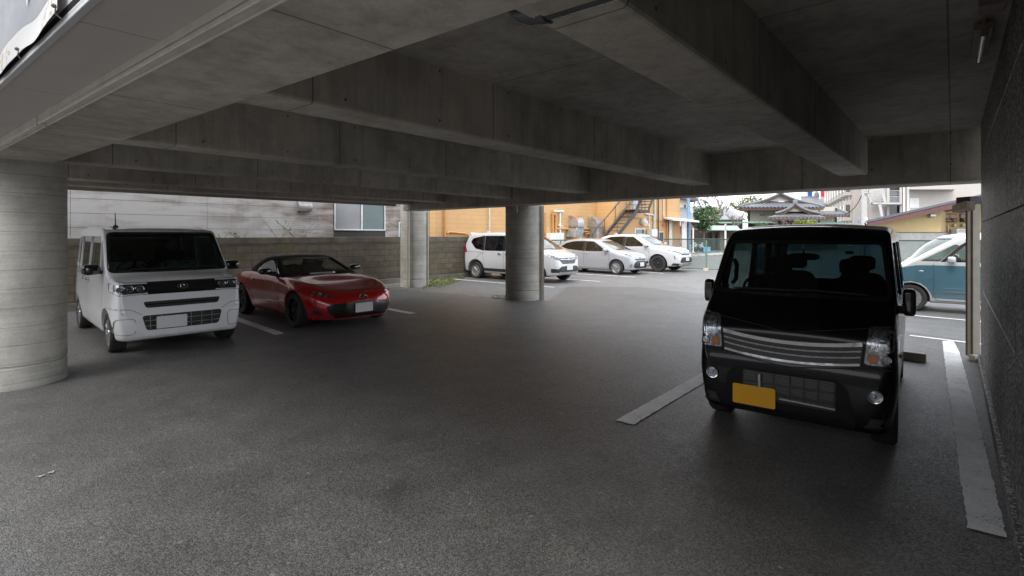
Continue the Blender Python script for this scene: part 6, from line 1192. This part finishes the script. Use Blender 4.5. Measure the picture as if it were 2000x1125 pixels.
for k in range(14): x=X2(1736)+k*.125; es.tube([(x,y0,Z2(398)),(x,y0,Z2(386))],.022,4)
for py in (386,382,378,375): es.tube([(X2(1735),y0,Z2(py)),(X2(1762),y0,Z2(py))],.03,5)
es.tube([(X2(1762),y0,Z2(398)),(X2(1762),y0,Z2(372))],.05,6)
for k in range(9): x=X2(1706)+k*.17; es.tube([(x,y0,Z2(398-k*2.2)),(x,y0,Z2(388-k*2.2))],.018,4)
for s in (3,7,11): es.tube([(X2(1706),y0,Z2(398-s)),(X2(1728),y0,Z2(378-s))],.022,4)
es.build('railing',M_STG,wb_)
# utility pole with a cable and a round sign
Yp=47; up_=thing('utility_pole','tall grey concrete utility pole with step bolts and a drooping cable','pole',(at(1688,458,Yp).x,Yp,0)); mb=MB(); mb.tube([(0,0,0),(0,0,12)],[.24,.19],18); mb.build('pole_shaft',plain('pole_concrete',(.40,.40,.39),.8),up_,smooth=50,world=False)
for py,r in ((428,.06),(438,.06)): mb=MB(); mb.box(-.05,-.32,at(0,py+3,Yp).z,.10,-.22,at(0,py-3,Yp).z); mb.build('pole_plate',M_WPL,up_,world=False)
mb=MB(); z0=at(0,440,Yp).z; 
for k in range(14): mb.tube([(.22 if k%2 else -.22,0,z0+k*.35),(.42 if k%2 else -.42,0,z0+k*.35)],.015,5)
mb.build('step_bolts',M_STG,up_,world=False); mb=MB(); mb.tube([at(1683,382,Yp),at(1677,394,Yp+1),at(1668,407,Yp+2),at(1659,415,Yp+3),at(1650,420,Yp+4)],.035,6); mb.build('cable',M_BLKM,up_,smooth=60)
mb=MB(); mb.lathe([(.22,-.02),(.26,-.02),(.26,.02),(.22,.02),(.22,-.02)],(.1,-.26,at(0,378,Yp).z),(0,0,1),16); mb.tube([(.1,-.24,at(0,374,Yp).z),(.1,-.24,12)],.06,8); mb.tube([(-.12,-.22,at(0,374,Yp).z),(-.12,-.22,12)],.04,8); mb.build('conduit',M_STG,up_,smooth=50,world=False)
p=at(1678,458,Yp-1); rs_=thing('road_sign','round blue road sign on a thin grey post left of the utility pole','sign',(p.x,Yp-1,0)); mb=MB(); mb.tube([(0,.05,0),(0,.05,at(0,425,Yp).z)],.035,8); mb.build('post',M_STG,rs_,smooth=50,world=False)
mb=MB(); mb.lathe([(0,-.015),(.22,-.015),(.22,.015),(0,.015)],(0,0,at(0,431,Yp-1).z),(.70,-.71,0),28); k=mb.build('sign_disc',bpy.data.materials['sign_blue'],rs_,world=False); mb=MB(); d_=Vector((.70,-.71,0)); mb.obox(Vector((0,0,at(0,431,Yp-1).z))+d_*.018,d_.cross(Z3)*.03+Z3*.10,d_*.004,Z3*.03-d_.cross(Z3)*.02); mb.build('arrow',M_WPL,k,world=False)
# ---------------------------------------------------------------- yellow building
Yy=27; yb=thing('yellow_building','pale yellow building with a sloping brown edged roof on a concrete base','building',(at(1770,458,Yy).x,Yy,0)); M_YW=plain('yellow_render',(.50,.38,.19),.85,var=.05,scale=2,bmp=.1); M_CB=concrete('base_concrete',(.33,.33,.325),panel=False,stain=.5)
def X3(px,d=Yy): return at(px,0,d).x
def Z3_(py,d=Yy): return at(0,py,d).z
xl,xr=X3(1700),X3(1837); zb=Z3_(453.5)
def zroof(x): return Z3_(431)+(x-X3(1692))*(Z3_(386)-Z3_(431))/(X3(1890)-X3(1692))
SK=.95; BK=Vector((SK*7,7,0))
mb=MB(); mb.prism([(xl,Yy,zb+.004),(xr,Yy,zb+.004),(xr,Yy,zroof(xr)-.22),(xl,Yy,zroof(xl)-.16)],BK); mb.build('wall',M_YW,yb)
xq,xw=X3(1832,Yy+2.2),X3(2000,Yy+2); mb=MB(); mb.prism([(xq,Yy+2.2,zb+.004),(xw,Yy+2.2,zb+.004),(xw,Yy+2.2,zroof(xw-SK*2.2)-.22),(xq,Yy+2.2,zroof(xq-SK*2.2)-.22)],(0,.3,0)); mb.build('wall',plain('yellow_render_shaded',(.46,.31,.12),.85,var=.05,bmp=.1),yb)  # set-back wall: its shade is put into a darker yellow
mb=MB(); mb.prism([(xl-.05,Yy-.12,0),(xr+.02,Yy-.12,0),(xr+.02,Yy-.12,zb-.02),(xl-.05,Yy-.12,zb-.02)],BK); mb.box(xr+.02,Yy+2.1,0,X3(2000,Yy+2),Yy+7,zb-.02); mb.build('base_wall',M_CB,yb); mb=MB(); mb.prism([(xl-.07,Yy-.15,zb-.018),(xr+.03,Yy-.15,zb-.018),(xr+.03,Yy-.15,zb),(xl-.07,Yy-.15,zb)],BK*.98); mb.box(xr+.035,Yy+2.06,zb-.018,X3(2000,Yy+2),Yy+6.9,zb); mb.build('flashing',plain('flashing_dark',(.05,.05,.055),.5),yb)
ra,rb=X3(1692,Yy-.7),X3(2010,Yy-.7)
mb=MB(); mb.hexa([(ra,Yy-.75,zroof(ra)-.02),(rb,Yy-.75,zroof(rb)-.02),(rb,Yy+8,zroof(rb)-.02),(ra,Yy+8,zroof(ra)-.02),(ra,Yy-.75,zroof(ra)+.10),(rb,Yy-.75,zroof(rb)+.10),(rb,Yy+8,zroof(rb)+.10),(ra,Yy+8,zroof(ra)+.10)]); mb.v=[Vector((v.x+SK*(v.y-Yy+.7),v.y,v.z)) for v in mb.v]; mb.build('roof',plain('roof_slate',(.10,.10,.12),.5),yb)
mb=MB(); mb.hexa([(ra+.05,Yy-.72,zroof(ra)-.22),(rb,Yy-.72,zroof(rb)-.36),(rb,Yy-.66,zroof(rb)-.36),(ra+.05,Yy-.66,zroof(ra)-.22),(ra+.05,Yy-.72,zroof(ra)-.024),(rb,Yy-.72,zroof(rb)-.024),(rb,Yy-.66,zroof(rb)-.024),(ra+.05,Yy-.66,zroof(ra)-.024)]); mb.build('barge_board',plain('board_brown',(.115,.052,.046),.6,var=.12),yb)
mb=MB(); mb.hexa([(ra+.05,Yy-.65,zroof(ra)-.14),(rb,Yy-.65,zroof(rb)-.2),(rb,Yy+8,zroof(rb)-.2),(ra+.05,Yy+8,zroof(ra)-.14),(ra+.05,Yy-.65,zroof(ra)-.025),(rb,Yy-.65,zroof(rb)-.025),(rb,Yy+8,zroof(rb)-.025),(ra+.05,Yy+8,zroof(ra)-.025)]); mb.v=[Vector((v.x+SK*(v.y-Yy+.7),v.y,v.z)) for v in mb.v]; mb.build('soffit',plain('soffit_brown',(.12,.06,.05),.7),yb)
mb=MB(); mb.tube([(ra+.0,Yy-.6,zroof(ra)-.02),(ra+.08,Yy-.6,zroof(ra)-.22),(ra+.22,Yy-.5,zroof(ra)-.3),(ra+.25,Yy-.2,zroof(ra)-.5),(ra+.25,Yy-.2,0)],.04,8); mb.build('downpipe',M_BLKM,yb,smooth=50)
mb=MB(); xx=X3(1817); mb.box(xx-.14,Yy-.2,Z3_(424),xx+.14,Yy-.003,Z3_(418)); mb.build('vent_hood',M_SATIN,yb,bevel=.03)
Yr=Yy+2.2
for a,b in ((1838.5,1868),(1874,1903)):
    mb=MB(); x0,x1=X3(a,Yr),X3(b,Yr); z0,z1=Z3_(434,Yr),Z3_(417.5,Yr); mb.box(x0,Yr-.05,z0,x1,Yr-.003,z1); q=mb.build('window',M_BLKM,yb); zm=(z0+z1)/2; xm=(x0+x1)/2
    mb=MB(); mb.box(x0+.03,Yr-.056,zm,xm-.02,Yr-.052,z1-.04); mb.box(xm+.02,Yr-.056,zm,x1-.03,Yr-.052,z1-.04); mb.build('pane',plain('pane_rust',(.20,.075,.035),.1),q)
    for s,e in ((x0+.05,xm-.04),(xm+.04,x1-.05)): mb=MB(); mb.hexa([(s+.03,Yr-.06,zm-.02),(e,Yr-.06,zm-.02),(e-.08,Yr-.34,z0+.05),(s-.05,Yr-.34,z0+.05),(s+.03,Yr-.06,zm+.01),(e,Yr-.06,zm+.01),(e-.08,Yr-.34,z0+.08),(s-.05,Yr-.34,z0+.08)]); mb.build('awning_pane',plain('pane_tilted',(.25,.22,.15),.2) if 'pane_tilted' not in bpy.data.materials else bpy.data.materials['pane_tilted'],q)
for px in (1862,1879): mb=MB(); mb.blob((X3(px,Yr),Yr-.06,Z3_(440,Yr)),(.085,.08,.085),.6); mb.build('vent_cap',M_STG,yb,smooth=60)
mb=MB(); mb.box(X3(1854,Yr),Yr-.5,Z3_(458,Yr),X3(1882,Yr),Yr-.1,Z3_(447,Yr)); q=mb.build('air_conditioner',M_WPL,yb,bevel=.02); mb=MB()
for k in range(3): mb.box(X3(1857,Yr),Yr-.506,Z3_(449.5+k*1.6,Yr)-.012,X3(1879,Yr),Yr-.502,Z3_(449.5+k*1.6,Yr)+.012)
mb.build('grille',M_STG,q)
for px in (1850,1890): mb=MB(); mb.tube([(X3(px,Yr),Yr-.06,zb+.02),(X3(px,Yr),Yr-.06,Z3_(439,Yr))],.03,8); mb.build('pipe',M_GP,yb,smooth=50)
